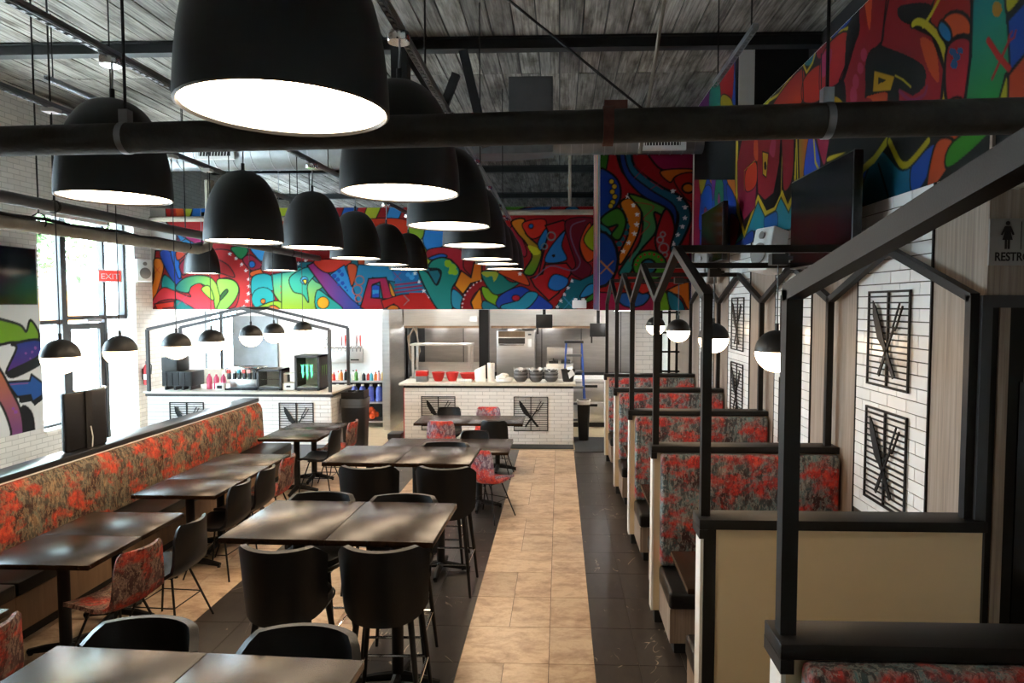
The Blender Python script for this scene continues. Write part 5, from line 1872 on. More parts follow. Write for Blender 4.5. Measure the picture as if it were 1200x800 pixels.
def chair(x, y, rz, fab, label, group):
    t = thing('shell_chair', label, 'chair', (x, y, 0), rz, group)
    link('seat_shell', SHELL[fab], t)
    for me in chair_legs:
        link('leg', me, t)
    link('cross_brace', brace_me, t)
    link('seat_mount', mount_me, t)
    return t


FACE_BENCH, G1, G2 = R(90), 'shell chairs along the bench tables', 'shell chairs at the middle low tables'
bo = 0.25
chair(-2.80 - bo, 3.20, R(88), 'fabric_chair', 'rust patterned shell chair cut off at the lower corner', G1)
chair(-2.74 - bo, 4.36, R(76), 'fabric_chair', 'rust patterned shell chair at the nearest full run of bench tables', G1)
chair(-2.70 - bo, 4.88, R(86), 'leather', 'black shell chair beside the nearest rust patterned chair', G1)
chair(-2.86 - bo + 0.02, 5.93, R(86), 'leather', 'black shell chair at the near end of the middle bench tables', G1)
chair(-2.86 - bo + 0.02, 6.47, R(88), 'leather', 'black shell chair at the middle of the middle bench tables', G1)
chair(-2.84 - bo, 6.98, R(92), 'fabric_chair', 'rust patterned shell chair at the far end of the middle bench tables', G1)
chair(-2.86 - bo, 8.58, R(88), 'leather', 'black shell chair at the bench tables closest to the bar', G1)
chair(-2.82 - bo, 9.18, R(88), 'fabric_chair', 'rust patterned shell chair closest to the bar', G1)
chair(-1.74, 10.52 - bo, R(180), 'leather', 'black shell chair facing the viewer at the table nearest the kitchen', G2)
chair(-1.12, 10.54 - bo, R(180), 'fabric_pale', 'red and grey shell chair facing the viewer at the table nearest the kitchen', G2)
chair(-1.66, 9.17 + bo, R(4), 'fabric_pale', 'red and grey shell chair with its back to the viewer before the kitchen table', G2)
chair(-0.90, 9.22 + bo, R(-3), 'leather', 'black shell chair with its back to the viewer before the kitchen table', G2)
chair(-1.08, 8.52 - bo + 0.02, R(180), 'leather', 'black shell chair facing the viewer at the fourth table', G2)
chair(-0.81, 7.33 + bo, R(-28), 'fabric_pale', 'red and grey shell chair at the aisle corner of the fourth table', G2)


# ------------------------------------------------------------------ tiled counters
def tile_face(parent, x0, x1, y, z0, z1, tl=0.25, th=0.0625):
    r = 0
    z = z1
    while z - 0.02 > z0:
        zb = max(z - th, z0)
        cuts = [x0]
        q = x0 + (tl if r % 2 == 0 else tl / 2)
        while q < x1 - 0.02:
            cuts.append(q)
            q += tl
        cuts.append(x1)
        for a, b_ in zip(cuts[:-1], cuts[1:]):
            box_piece('tile', 'white_tile', parent, a + 0.0022, b_ - 0.0022, y - 0.008, y, zb + 0.0022, z - 0.0022)
        z -= th
        r += 1


def tile_side(parent, x, y0, y1, z0, z1, tl=0.25, th=0.0625):
    r = 0
    z = z1
    while z - 0.02 > z0:
        zb = max(z - th, z0)
        cuts = [y0]
        q = y0 + (tl if r % 2 == 0 else tl / 2)
        while q < y1 - 0.02:
            cuts.append(q)
            q += tl
        cuts.append(y1)
        for a, b_ in zip(cuts[:-1], cuts[1:]):
            box_piece('tile', 'white_tile', parent, x, x + 0.008, a + 0.0022, b_ - 0.0022, zb + 0.0022, z - 0.0022)
        z -= th
        r += 1


KY = 11.66
t = thing('kitchen_counter', 'white tiled serving counter with pale top before the open kitchen', 'counter', (0, 0, 0))
MB().box(-2.72, 0.24, KY, KY + 0.6, 0.0, 0.985).build('body', 'grout', t)
MB().box(-2.735, 0.235, KY - 0.015, KY + 0.6, 0.985, 1.03).build('dark_trim', 'black_matte', t)
MB().box(-2.80, 0.275, KY - 0.06, KY + 0.66, 1.03, 1.075).build('countertop', 'counter_top', t, bevel=0.004)
MB().box(-2.735, -2.72, KY - 0.002, KY + 0.6, 0, 1.0).build('side_panel', 'red_metal', t)
tile_face(t, -2.72, 0.24, KY, 0.0, 0.985)
wall_art('black metal knife and fork panel on the kitchen counter, beside the shelf end', (-2.42, KY - 0.008, 0.24), 0, 0.60, 0.60, 'metal art on the counters')
wall_art('black metal knife and fork panel on the kitchen counter, at the aisle end', (-0.80, KY - 0.008, 0.24), 0, 0.60, 0.60, 'metal art on the counters')
BY = 10.32
t = thing('bar_counter', 'white tiled drinks bar with dark trimmed top', 'counter', (0, 0, 0))
MB().box(-6.48, -3.56, BY, BY + 0.95, 0.0, 1.0).build('body', 'grout', t)
MB().box(-6.50, -3.53, BY - 0.02, BY + 0.97, 1.0, 1.045).build('dark_trim', 'dark_frame', t)
MB().box(-6.52, -3.52, BY - 0.05, BY + 1.0, 1.045, 1.075).build('countertop', 'counter_top', t, bevel=0.003)
tile_face(t, -6.48, -3.56, BY, 0.25, 1.0)
tile_side(t, -3.56, BY, BY + 0.95, 0.0, 1.0)
wall_art('black metal knife and fork panel on the drinks bar, nearer the windows', (-6.12, BY - 0.008, 0.33), 0, 0.55, 0.58, 'metal art on the counters')
wall_art('black metal knife and fork panel on the drinks bar, nearer the kitchen', (-4.38, BY - 0.008, 0.33), 0, 0.55, 0.58, 'metal art on the counters')
BZ = 1.075
t = thing('bar_arbor', 'grey steel house-shaped frame standing on the drinks bar', 'frame', (0, 0, 0))
for yy in (BY - 0.0, BY + 0.92):
    MB().bar((-3.57, yy, BZ), (-3.57, yy, 2.05), 0.045).build('post', 'dark_frame', t)
    MB().bar((-6.45, yy, BZ), (-6.45, yy, 2.05), 0.045).build('post', 'dark_frame', t)
    MB().bar((-3.57, yy, 2.05), (-4.95, yy, 2.38), 0.045).build('rafter', 'dark_frame', t)
    MB().bar((-6.45, yy, 2.05), (-4.95, yy, 2.38), 0.045).build('rafter', 'dark_frame', t)
MB().bar((-4.95, BY, 2.38), (-4.95, BY + 0.92, 2.38), 0.045).build('ridge_bar', 'dark_frame', t)

# --- things on the bar
by = BY + 0.34
t = thing('drinks_crate', 'black ribbed countertop dispenser at the window end of the bar', 'dispenser', (-6.10, by, BZ))
MB().box(-0.24, 0.26, -0.18, 0.18, 0.06, 0.30).build('body', 'black_plastic', t, bevel=0.01)
MB().box(-0.24, 0.02, -0.18, 0.18, 0.30, 0.52).build('hopper', 'black_plastic', t, bevel=0.01)
for q in range(5):
    MB().box(-0.22 + q * 0.1, -0.16 + q * 0.1, -0.19, -0.18, 0.08, 0.28).build('rib', 'black_matte', t)
for sx in (-0.2, -0.05, 0.08, 0.2):
    MB().box(sx - 0.015, sx + 0.015, -0.15, 0.15, 0, 0.06).build('foot', 'black_plastic', t)
MB().box(0.0, 0.03, -0.187, -0.18, 0.21, 0.28).build('sticker', 'paper', t)


def bottle(label, loc, h, r, mt, capm, group):
    t = thing('bottle', label, 'bottle', loc, 0, group)
    link('body', shared(('bot', h, r, mt), lambda: MB().lathe([(0, 0), (r, 0), (r, h * 0.58), (r * 0.85, h * 0.68), (r * 0.35, h * 0.82), (r * 0.35, h * 0.9), (0, h * 0.9)], 12).mesh('body', mt, True)), t)
    link('cap', shared(('cap', h, r, capm), lambda: MB().lathe([(0, h * 0.88), (r * 0.42, h * 0.88), (r * 0.42, h * 0.97), (r * 0.2, h), (0, h)], 10).mesh('cap', capm, True)), t)
    return t


for i, xx in enumerate((-5.66, -5.555, -5.45)):
    bottle('pink syrup bottle on the bar, ' + ORD[i] + ' from the window side', (xx, by + 0.02 * i, BZ), 0.27 + 0.01 * (i == 0), 0.042, 'pink_liquid', 'b_white', 'pink bottles on the bar')
t = thing('soda_dispenser', 'chrome soda dispenser with a row of taps on the bar', 'dispenser', (-5.07, by + 0.02, BZ))
MB().box(-0.26, 0.26, -0.02, 0.22, 0.0, 0.36).build('cabinet', 'steel', t, bevel=0.01)
MB().box(-0.27, 0.27, -0.14, 0.22, 0.27, 0.36).build('head', 'chrome', t, bevel=0.02)
MB().box(-0.26, 0.26, -0.18, 0.0, 0.0, 0.03).build('drip_tray', 'black_steel', t)
for q in range(6):
    v_ = MB().box(-0.23 + q * 0.083, -0.19 + q * 0.083, -0.15, -0.10, 0.17, 0.27).build('tap', 'black_plastic', t)
    MB().box(-0.235 + q * 0.083, -0.185 + q * 0.083, -0.155, -0.145, 0.27, 0.33).build('flavour_badge', ['b_red', 'b_white', 'b_teal', 'b_red', 'b_pink', 'b_black'][q], v_)
t = thing('napkin_box', 'low white box standing before the soda dispenser', 'box', (-5.40, by - 0.14, BZ))
MB().box(-0.07, 0.07, -0.05, 0.05, 0, 0.11).build('body', 'white_plastic', t, bevel=0.01)
MB().box(-0.04, 0.04, -0.055, -0.05, 0.03, 0.08).build('opening', 'black_matte', t)


def glass_case(label, loc, wd, dp, ht, fr):
    t = thing('display_fridge', label, 'fridge', loc, 0, 'small glass fronted cases')
    a, b_ = -wd / 2, wd / 2
    e = 0.035
    m_ = MB()
    m_.box(a, a + e, -dp / 2, dp / 2, 0.02, ht).box(b_ - e, b_, -dp / 2, dp / 2, 0.02, ht).box(a, b_, -dp / 2, dp / 2, ht - e, ht).box(a, b_, -dp / 2, dp / 2, 0.02, 0.02 + e).box(a, b_, dp / 2 - 0.02, dp / 2, 0.02, ht)
    m_.build('cabinet', fr, t)
    MB().box(a + e, b_ - e, dp / 2 - 0.03, dp / 2 - 0.021, 0.02 + e, ht - e).build('inner_liner', 'white_plastic', t)
    MB().box(a + e, b_ - e, -dp / 2 + 0.02, dp / 2 - 0.03, 0.056, 0.062).build('inner_floor', 'white_plastic', t)
    MB().box(a + e, b_ - e, -dp / 2 + 0.005, -dp / 2 + 0.011, 0.02 + e, ht - e).build('glass_door', 'glass', t)
    MB().box(a + e, b_ - e, -dp / 2 + 0.03, dp / 2 - 0.02, ht * 0.5, ht * 0.5 + 0.008).build('shelf', 'chrome', t)
    for sx in (-1, 1):
        MB().box(sx * wd * 0.4 - 0.02, sx * wd * 0.4 + 0.02, -dp * 0.4, dp * 0.4, 0, 0.02).build('foot', 'black_plastic', t)
    return t


glass_case('grey glass fronted case on the bar beside the soda dispenser', (-4.60, by - 0.02, BZ), 0.40, 0.34, 0.34, 'dark_frame')
t = thing('blender_base', 'white countertop appliance beside the tall energy drink fridge', 'appliance', (-4.30, by - 0.06, BZ))
MB().box(-0.10, 0.10, -0.10, 0.10, 0, 0.12).build('base', 'white_plastic', t, bevel=0.02)
MB().box(-0.10, -0.075, -0.05, 0.05, 0.1, 0.27).build('upright', 'white_plastic', t, bevel=0.008)
MB().box(-0.095, 0.11, -0.05, 0.05, 0.25, 0.275).build('arm', 'white_plastic', t, bevel=0.008)
MB().box(-0.035, 0.03, -0.106, -0.10, 0.05, 0.08).build('badge', 'black_plastic', t)
t = glass_case('tall dark energy drink fridge with a green claw mark on the bar', (-3.98, by + 0.0, BZ), 0.40, 0.42, 0.56, 'dark_frame')
for q, dx in enumerate((-0.07, 0.0, 0.07)):
    pl = [(dx - 0.026, 0.42), (dx - 0.004, 0.405), (dx + 0.024, 0.425), (dx + 0.016, 0.34), (dx + 0.022, 0.26), (dx + 0.004, 0.17 + 0.03 * (q != 1)), (dx - 0.006, 0.25), (dx - 0.016, 0.31), (dx - 0.012, 0.37)]
    MB().prism(pl, -0.214, -0.209).build('claw_mark', 'claw_green', t)
for q in range(3):
    pl = [(-0.1 + q * 0.09, 0.40), (-0.085 + q * 0.09, 0.385), (-0.06 + q * 0.09, 0.4), (-0.07 + q * 0.09, 0.3), (-0.08 + q * 0.09, 0.22)]
    MB().prism(pl, 0.2005, 0.203, 'yz').build('side_claw_mark', 'b_green', t)
t = thing('bar_trash_can', 'tall black waste bin with rim bag at the end of the bar', 'bin', (-3.30, 10.72, 0))
MB().lathe([(0, 0), (0.15, 0), (0.17, 0.06), (0.2, 0.9), (0.2, 0.93), (0.185, 0.93), (0.165, 0.2), (0, 0.2)], 28, power=5).build('body', 'black_plastic', t, True)
MB().lathe([(0.206, 0.84), (0.209, 0.935), (0.19, 0.94), (0.2, 0.8)], 28, power=5).build('bag_rim', 'grey_plastic', t, True)
t = thing('bin_caddy', 'small black divided caddy resting on the waste bin', 'caddy', (-3.30, 10.72, 0.94))
m_ = MB()
m_.box(-0.18, 0.18, -0.16, 0.16, 0, 0.01).box(-0.18, -0.17, -0.16, 0.16, 0, 0.1).box(0.17, 0.18, -0.16, 0.16, 0, 0.12).box(-0.18, 0.18, -0.16, -0.15, 0, 0.1).box(-0.18, 0.18, 0.15, 0.16, 0, 0.1).box(-0.005, 0.005, -0.16, 0.16, 0, 0.1)
m_.build('tray', 'black_plastic', t)

# --- behind the bar
t = thing('tap_wall', 'steel beer tap panel with a row of handles on the white wall', 'tap panel', (-4.62, 14.2, 1.20))
MB().box(-0.45, 0.42, 0, 0.08, 0.0, 0.30).build('drip_panel', 'steel', t, bevel=0.01)
MB().tube([(-0.42, -0.03, 0.34), (0.42, -0.03, 0.34)], 0.035, 12).build('rail', 'chrome', t, True)
MB().box(0.16, 0.34, -0.008, 0.0, 0.05, 0.08).build('slot', 'black_matte', t)
for q in range(11):
    f_ = MB().tube([(-0.40 + q * 0.08, -0.05, 0.34), (-0.40 + q * 0.08, -0.10, 0.32), (-0.40 + q * 0.08, -0.11, 0.25)], 0.012, 6).build('faucet', 'chrome', t, True)
    if q in (0, 1, 3, 5, 6, 9, 10):
        MB().tube([(-0.40 + q * 0.08, -0.08, 0.37), (-0.40 + q * 0.08, -0.09, 0.5), (-0.40 + q * 0.08, -0.09, 0.6)], [0.01, 0.02, 0.016], 6).build('handle', ['b_white', 'chrome', 'b_red', 'b_white'][q % 4], f_, True)
SHX0, SHX1, SHY = -4.75, -3.50, 13.25
t = thing('steel_shelf', 'open stainless shelf unit beside the wall end', 'shelf', (0, SHY, 0))
for xx in (SHX0, SHX1):
    for yy in (0.0, 0.45):
        MB().box(xx - 0.025, xx + 0.025, yy - 0.02, yy + 0.02, 0.0, 0.92).build('leg', 'steel', t)
for zz in (0.12, 0.50, 0.92):
    MB().box(SHX0 - 0.03, SHX1 + 0.03, -0.03, 0.48, zz - 0.03, zz).build('shelf_board', 'steel', t)
MB().box(SHX0, SHX1, 0.45, 0.46, 0.1, 0.9).build('rear_panel', 'kitchen_dark', t)
cols = ['b_white', 'b_yellow', 'b_red', 'b_white', 'b_orange', 'b_black', 'b_teal', 'b_white', 'b_green', 'b_white', 'b_black', 'b_red', 'b_teal', 'b_orange', 'b_pink', 'b_yellow']
words = dict(b_white='white', b_yellow='yellow', b_red='red', b_orange='orange', b_black='black', b_teal='teal', b_green='green', b_pink='pink')
for q, cc in enumerate(cols):
    capm = random.choice(['b_red', 'b_white', 'b_black', 'b_red'])
    bottle(words[cc] + ' sauce bottle on the steel shelf, ' + ORD[q] + ' from the window side', (SHX0 + 0.06 + q * 0.076, SHY + 0.10 + 0.05 * (q % 2), 0.92), random.uniform(0.16, 0.22), 0.036, cc, capm, 'sauce bottles on the steel shelf')
for q in range(7):
    t = thing('water_jug', 'blue water bottle on the middle steel shelf, ' + ORD[q] + ' from the window side', 'bottle', (-4.65 + q * 0.17, SHY + 0.14, 0.50), 0, 'blue bottles on the middle shelf')
    link('body', shared('jug', lambda: MB().lathe([(0, 0), (0.07, 0), (0.075, 0.02), (0.07, 0.1), (0.075, 0.2), (0.06, 0.27), (0.025, 0.31), (0, 0.31)], 14).mesh('body', 'water_blue', True)), t)
    link('cap', shared('jugcap', lambda: MB().lathe([(0, 0.305), (0.03, 0.305), (0.03, 0.34), (0, 0.34)], 10).mesh('cap', 'b_white', True)), t)
t = thing('onion_sack', 'orange net sack of onions on the bottom steel shelf', 'sack', (-3.82, SHY + 0.16, 0.12))
m_ = MB()
for q in range(11):
    a = q * 2.4
    rr = 0.02 + 0.012 * q
    m_.lathe([(0, -0.06)] + [(0.06 * math.cos(v_), 0.06 * math.sin(v_)) for v_ in np.linspace(-1.2, 1.2, 6)] + [(0, 0.06)], 10, (rr * math.cos(a), rr * 0.7 * math.sin(a), 0.20 - 0.012 * q))
m_.build('onions', 'orange_net', t, True)

# ------------------------------------------------------------------ kitchen
t = thing('kitchen_column', 'square black steel column behind the counter', 'column', (-1.415, 12.6, 0))
MB().box(-0.09, 0.09, -0.09, 0.09, 0, 2.346).build('shaft', 'black_steel', t)
MB().box(-0.13, 0.13, -0.13, 0.13, 0, 0.02).build('base_plate', 'black_steel', t)
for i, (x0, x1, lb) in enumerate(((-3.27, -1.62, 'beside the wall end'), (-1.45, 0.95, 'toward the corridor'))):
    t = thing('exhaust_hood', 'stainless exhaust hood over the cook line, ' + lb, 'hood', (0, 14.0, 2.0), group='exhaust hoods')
    MB().prism([(0, 0.0), (0, 0.6), (1.35, 0.6), (1.35, 0.05)], x0, x1, 'yz').build('canopy', 'steel', t)
    MB().box(x0, x1, -0.012, 0.0, 0.0, 0.05).build('lip', 'steel', t)
    MB().box(x0 + 0.02, x1 - 0.02, 0.0, 0.03, -0.05, 0.0).build('lip_shade_strip', 'wood_base', t)  # brown strip standing in for the shaded gap below the hood lip
    MB().box(x0 + 0.06, x1 - 0.06, 0.05, 1.25, -0.006, 0.0).build('filters', 'kitchen_dark', t)
    MB().box(x1 - 0.25, x1 - 0.1, -0.025, -0.012, 0.09, 0.2).build('control_plate', 'white_plastic', t)
    for q in range(int((x1 - x0) / 0.8)):
        MB().lathe([(0, -0.06), (0.05, -0.05), (0.06, 0.0), (0, 0.0)], 12, (x0 + 0.4 + q * 0.8, 0.6, -0.008)).build('hood_lamp', 'kitchen_glow', t, True)
t = thing('pass_shelf', 'tubular steel pass shelf behind the counter', 'shelf', (0, 12.75, 0))
for xx in (-2.80, -1.72):
    MB().box(xx - 0.022, xx + 0.022, -0.022, 0.022, 0.0, 1.66).build('upright', 'steel', t)
    MB().box(xx - 0.022, xx + 0.022, 0.38, 0.42, 0.0, 1.66).build('upright', 'steel', t)
MB().box(-2.85, -1.68, -0.05, 0.45, 1.66, 1.69).build('shelf_board', 'steel', t)
MB().box(-2.85, -1.68, -0.05, 0.45, 0.86, 0.90).build('shelf_board', 'steel', t)
t = thing('prep_table', 'long stainless work table below the first hood', 'table', (0, 14.2, 0))
MB().box(-3.2, -1.55, 0, 0.9, 0.86, 0.90).build('worktop', 'steel', t)
MB().box(-3.2, -1.55, 0.86, 0.9, 0.9, 1.15).build('backsplash', 'steel', t)
for xx in (-3.1, -1.65):
    for yy in (0.06, 0.8):
        MB().tube([(xx, yy, 0), (xx, yy, 0.86)], 0.022, 8).build('leg', 'steel', t, True)
t = thing('pizza_oven', 'stainless deck oven with dark opening and knob behind the column', 'oven', (-0.95, 14.15, 0))
MB().box(-0.38, 0.42, 0, 0.8, 0.85, 1.90).build('body', 'steel', t, bevel=0.008)
MB().box(-0.34, 0.22, -0.01, 0.0, 1.62, 1.74).build('deck_opening', 'kitchen_dark', t)
MB().tube([(-0.32, -0.03, 1.60), (0.2, -0.03, 1.60)], 0.014, 8).build('door_bar', 'chrome', t, True)
MB().box(-0.34, 0.22, -0.012, 0.0, 1.76, 1.88).build('vent_panel', 'wood_base', t)
MB().lathe([(0, 0), (0.035, 0), (0.035, 0.03), (0, 0.03)], 14).build('knob', 'black_plastic', t, True, loc=(0.32, -0.03, 1.80))
MB().box(0.28, 0.36, -0.008, 0.0, 1.55, 1.72).build('control_plate', 'white_plastic', t)
MB().box(-0.36, 0.4, 0.02, 0.78, 0.0, 0.85).build('stand', 'kitchen_dark', t)
t = thing('fryer', 'stainless fryer cabinet behind the bowls', 'fryer', (0.0, 14.1, 0))
MB().box(-0.28, 0.28, 0, 0.8, 0.08, 1.20).build('body', 'steel', t, bevel=0.006)
MB().box(-0.28, 0.28, 0.6, 0.8, 1.20, 1.50).build('flue', 'steel', t, bevel=0.006)
for sx in (-0.13, 0.13):
    MB().box(sx - 0.1, sx + 0.1, 0.1, 0.5, 1.20, 1.25).build('basket', 'kitchen_dark', t)
    MB().tube([(sx, 0.12, 1.24), (sx, -0.12, 1.32)], 0.012, 6).build('basket_handle', 'black_plastic', t, True)
for sx in (-0.2, 0.2):
    MB().box(sx - 0.03, sx + 0.03, 0.05, 0.75, 0, 0.08).build('caster', 'black_plastic', t)
t = thing('prep_fridge', 'stainless under-counter refrigerator with drawers beyond the bin', 'fridge', (0.95, 13.35, 0))
MB().box(-0.75, 0.95, 0, 0.7, 0.10, 0.92).build('body', 'steel', t)
MB().box(-0.78, 0.98, -0.03, 0.72, 0.92, 0.97).build('worktop', 'white_end', t)
for zz in (0.16, 0.54):
    for xx in (-0.7, 0.1):
        d_ = MB().box(xx, xx + 0.74, -0.015, 0.0, zz, zz + 0.34).build('drawer', 'steel', t, bevel=0.004)
        MB().box(xx + 0.25, xx + 0.5, -0.03, -0.015, zz + 0.26, zz + 0.31).build('handle', 'black_plastic', d_)
MB().box(-0.7, 0.9, 0.05, 0.65, 0, 0.10).build('plinth', 'kitchen_dark', t)
for i, (xx, zz, lb) in enumerate(((-0.30, 1.97, 'left of the ladder'), (0.74, 1.80, 'right of the ladder'))):
    t = thing('kitchen_screen', 'black order screen hanging in the kitchen, ' + ('above the fryer' if i == 0 else 'beyond the ladder'), 'screen', (xx, 13.0, zz), 0, 'kitchen order screens')
    MB().box(-0.16, 0.16, 0, 0.06, 0.02, 0.28).build('panel', 'black_plastic', t, bevel=0.01)
    MB().box(-0.03, 0.03, 0.02, 0.05, 0.28, 2.96 - zz).build('drop_arm', 'black_steel', t)
    MB().box(-0.14, -0.11, 0.01, 0.04, -0.10, 0.02).build('cable_box', 'black_plastic', t)
t = thing('hose_bundle', 'looped brown hoses hanging below the exhaust hood', 'hose', (-3.02, 13.85, 1.98))
for q in range(3):
    MB().tube([(0.03 * q, 0.02 * q, 0.0), (-0.09 - 0.02 * q, 0.0, -0.2), (-0.08, 0.0, -0.55 - 0.05 * q), (0.02, 0.0, -0.72 - 0.06 * q), (0.09 + 0.02 * q, 0.0, -0.5), (0.07, 0.0, -0.2), (0.03 * q, 0.02 * q, -0.0)], 0.012, 6).build('hose_loop', 'lagging' if q != 1 else 'wood_base', t, True)
t = thing('emergency_light', 'small white emergency light on the corner of the header mural', 'light fixture', (0.36, YH - 0.004, 2.37))
MB().box(-0.13, 0.13, -0.06, 0, 0.0, 0.15).build('housing', 'white_plastic', t, bevel=0.01)
for xx in (-0.07, 0.07):
    MB().lathe([(0, 0), (0.03, 0), (0.035, 0.03), (0, 0.04)], 12, (xx, -0.05, 0.15)).build('lamp_head', 'white_plastic', t, True)
t = thing('step_ladder', 'blue step ladder standing behind the counter', 'ladder', (0.27, 12.56, 0))
for s_ in (-1, 1):
    MB().bar((s_ * 0.245, 0, 0.0), (s_ * 0.145, 0.22, 1.72), 0.045, 0.03, up=(1, 0, 0)).build('front_rail', 'ladder_blue', t)
    MB().bar((s_ * 0.23, 0.72, 0.0), (s_ * 0.14, 0.28, 1.70), 0.035, 0.025, up=(1, 0, 0)).build('rear_rail', 'ladder_blue', t)
MB().box(-0.18, 0.18, 0.17, 0.34, 1.71, 1.76).build('top_cap', 'black_plastic', t, bevel=0.008)
for q in range(5):
    z = 0.28 + q * 0.30
    hw_ = 0.235 - 0.1 * z / 1.72
    yc = 0.22 * z / 1.72
    MB().box(-hw_, hw_, yc - 0.04, yc + 0.05, z - 0.02, z + 0.02).build('step', 'galvanised', t)
t = thing('kitchen_bin', 'slim black waste bin with white bag beside the counter', 'bin', (0.43, 12.05, 0))
MB().lathe([(0, 0), (0.085, 0), (0.09, 0.02), (0.115, 0.72), (0.105, 0.72), (0.08, 0.1), (0, 0.1)], 20, power=5).build('body', 'black_plastic', t, True)
MB().lathe([(0.118, 0.66), (0.125, 0.73), (0.11, 0.735), (0.112, 0.64)], 20, power=5).build('bag_rim', 'paper', t, True)
# kitchen ceiling lamps
for i, (xx, yy) in enumerate(((-5.5, 13.4), (-4.0, 13.4), (-2.4, 13.35), (-0.4, 13.35), (1.3, 12.2), (-6.8, 13.4))):
    t = thing('ceiling_panel_lamp', 'white panel lamp in the low ceiling, ' + ORD[i] + ' of the kitchen and bar', 'lamp', (xx, yy, 2.93 if i != 4 else 2.33), group='low ceiling panel lamps')
    MB().box(-0.32, 0.32, -0.17, 0.17, 0.0, 0.015).build('frame', 'white_plastic', t)
    MB().box(-0.30, 0.30, -0.15, 0.15, -0.004, 0.0).build('diffuser', 'kitchen_glow', t)

# --- things on the kitchen counter
KZ = 1.075


def bowl(label, x, y, z, r, h, mt, group, liner=False):
    t = thing('bowl', label, 'bowl', (x, y, z), random.random() * 3, group)
    if liner:
        def crown():
            m_ = MB().lathe([(0, 0.02), (r * 0.5, 0.02), (r * 0.8, h * 0.5), (r * 1.02, h * 1.15), (r * 0.98, h * 1.15), (r * 0.74, h * 0.5), (0, 0.03)], 16)
            m_.v = [(a, b_, c_ + (0.03 * math.sin(5 * math.atan2(b_, a)) if c_ > h else 0.0)) for a, b_, c_ in m_.v]
            return m_.mesh('paper_liner', 'wax_paper', True)
        link('paper_liner', shared(('crown', r), crown), t)
    link('shell', shared(('bowl', r, h, mt), lambda: MB().lathe([(0, 0), (r * 0.55, 0), (r * 0.8, h * 0.4), (r, h), (r * 0.95, h), (r * 0.74, h * 0.45), (r * 0.5, h * 0.12), (0, h * 0.1)], 18).mesh('shell', mt, True)), t)
    return t


for i, xx in enumerate((-2.17, -1.92)):
    bowl('red serving bowl on the counter, ' + ('nearer the shelf end' if i == 0 else 'nearer the column'), xx, 11.95, KZ, 0.12, 0.16, 'red_plastic', 'red bowls on the counter')
bowl('flat red basket beside the column on the counter', -1.64, 12.1, KZ, 0.17, 0.13, 'red_plastic', 'red bowls on the counter')
t = thing('sauce_caddy', 'clear caddy with red lid at the shelf end of the counter', 'caddy', (-2.44, 11.86, KZ))
MB().box(-0.10, 0.10, -0.08, 0.08, 0, 0.10).build('tub', 'galvanised', t, bevel=0.008)
MB().box(-0.105, 0.105, -0.085, 0.085, 0.10, 0.19).build('lid', 'red_plastic', t, bevel=0.012)
MB().box(-0.12, -0.105, -0.08, 0.08, 0.05, 0.21).build('side_guard', 'wax_paper', t)
t = thing('paper_bag', 'crumpled white paper bag on the counter', 'bag', (-1.40, 11.85, KZ))
MB().add([(-0.09, -0.05, 0), (0.09, -0.05, 0), (0.09, 0.05, 0), (-0.09, 0.05, 0), (-0.11, -0.03, 0.2), (0.08, -0.04, 0.29), (0.09, 0.03, 0.30), (-0.10, 0.04, 0.21)], [(0, 1, 5, 4), (1, 2, 6, 5), (2, 3, 7, 6), (3, 0, 4, 7), (3, 2, 1, 0), (4, 5, 6, 7)]).build('body', 'paper', t, bevel=0.01)
t = thing('paper_roll', 'upright white paper towel roll on the counter', 'paper roll', (-1.22, 11.9, KZ))
MB().lathe([(0.02, 0), (0.065, 0), (0.065, 0.33), (0.02, 0.33), (0.02, 0)], 20).build('roll', 'paper', t, True)
MB().lathe([(0.012, 0), (0.019, 0), (0.019, 0.335), (0.012, 0.335), (0.012, 0)], 12).build('core', 'wood_base', t, True)
t = thing('cloth_pile', 'low heap of white cloths on the counter', 'cloth', (-0.98, 11.80, KZ))
m_ = MB()
for q in range(4):
    m_.lathe([(0, 0), (0.14 - 0.02 * q, 0.01), (0.14 - 0.02 * q, 0.05), (0.05, 0.07), (0, 0.075)], 12, (0.05 * math.sin(q * 2.1), 0.03 * math.cos(q * 1.7), 0.028 * q), sy=0.6)
m_.build('folds', 'paper', t, True)
t = thing('glove_packet', 'small pale blue packet before the red basket', 'packet', (-1.66, 11.78, KZ))
MB().box(-0.14, 0.12, -0.05, 0.05, 0, 0.055).build('packet', 'wax_paper', t, bevel=0.02)
for si, xx in enumerate((-0.69, -0.42, -0.15)):
    for q in range(5):
        bowl('grey paper-lined bowl on the counter, ' + ORD[q] + ' up in the ' + ORD[si] + ' stack from the column', xx, 11.9, KZ + q * 0.032, 0.13, 0.085, 'bowl_grey' if q % 2 else 'bowl_dark', 'stacked grey bowls', q == 4)
t = thing('black_bucket', 'black bucket with white towel at the aisle end of the counter', 'bucket', (0.15, 11.95, KZ))
MB().lathe([(0, 0), (0.09, 0), (0.13, 0.22), (0.12, 0.22), (0.08, 0.03), (0, 0.03)], 18).build('pail', 'black_plastic', t, True)
MB().add([(-0.02, -0.12, 0.22), (0.07, -0.12, 0.23), (0.12, -0.125, 0.14), (0.02, -0.115, 0.06), (-0.02, 0.02, 0.25), (0.08, 0.02, 0.27)], [(0, 1, 2, 3), (4, 5, 1, 0)]).build('towel', 'paper', t)
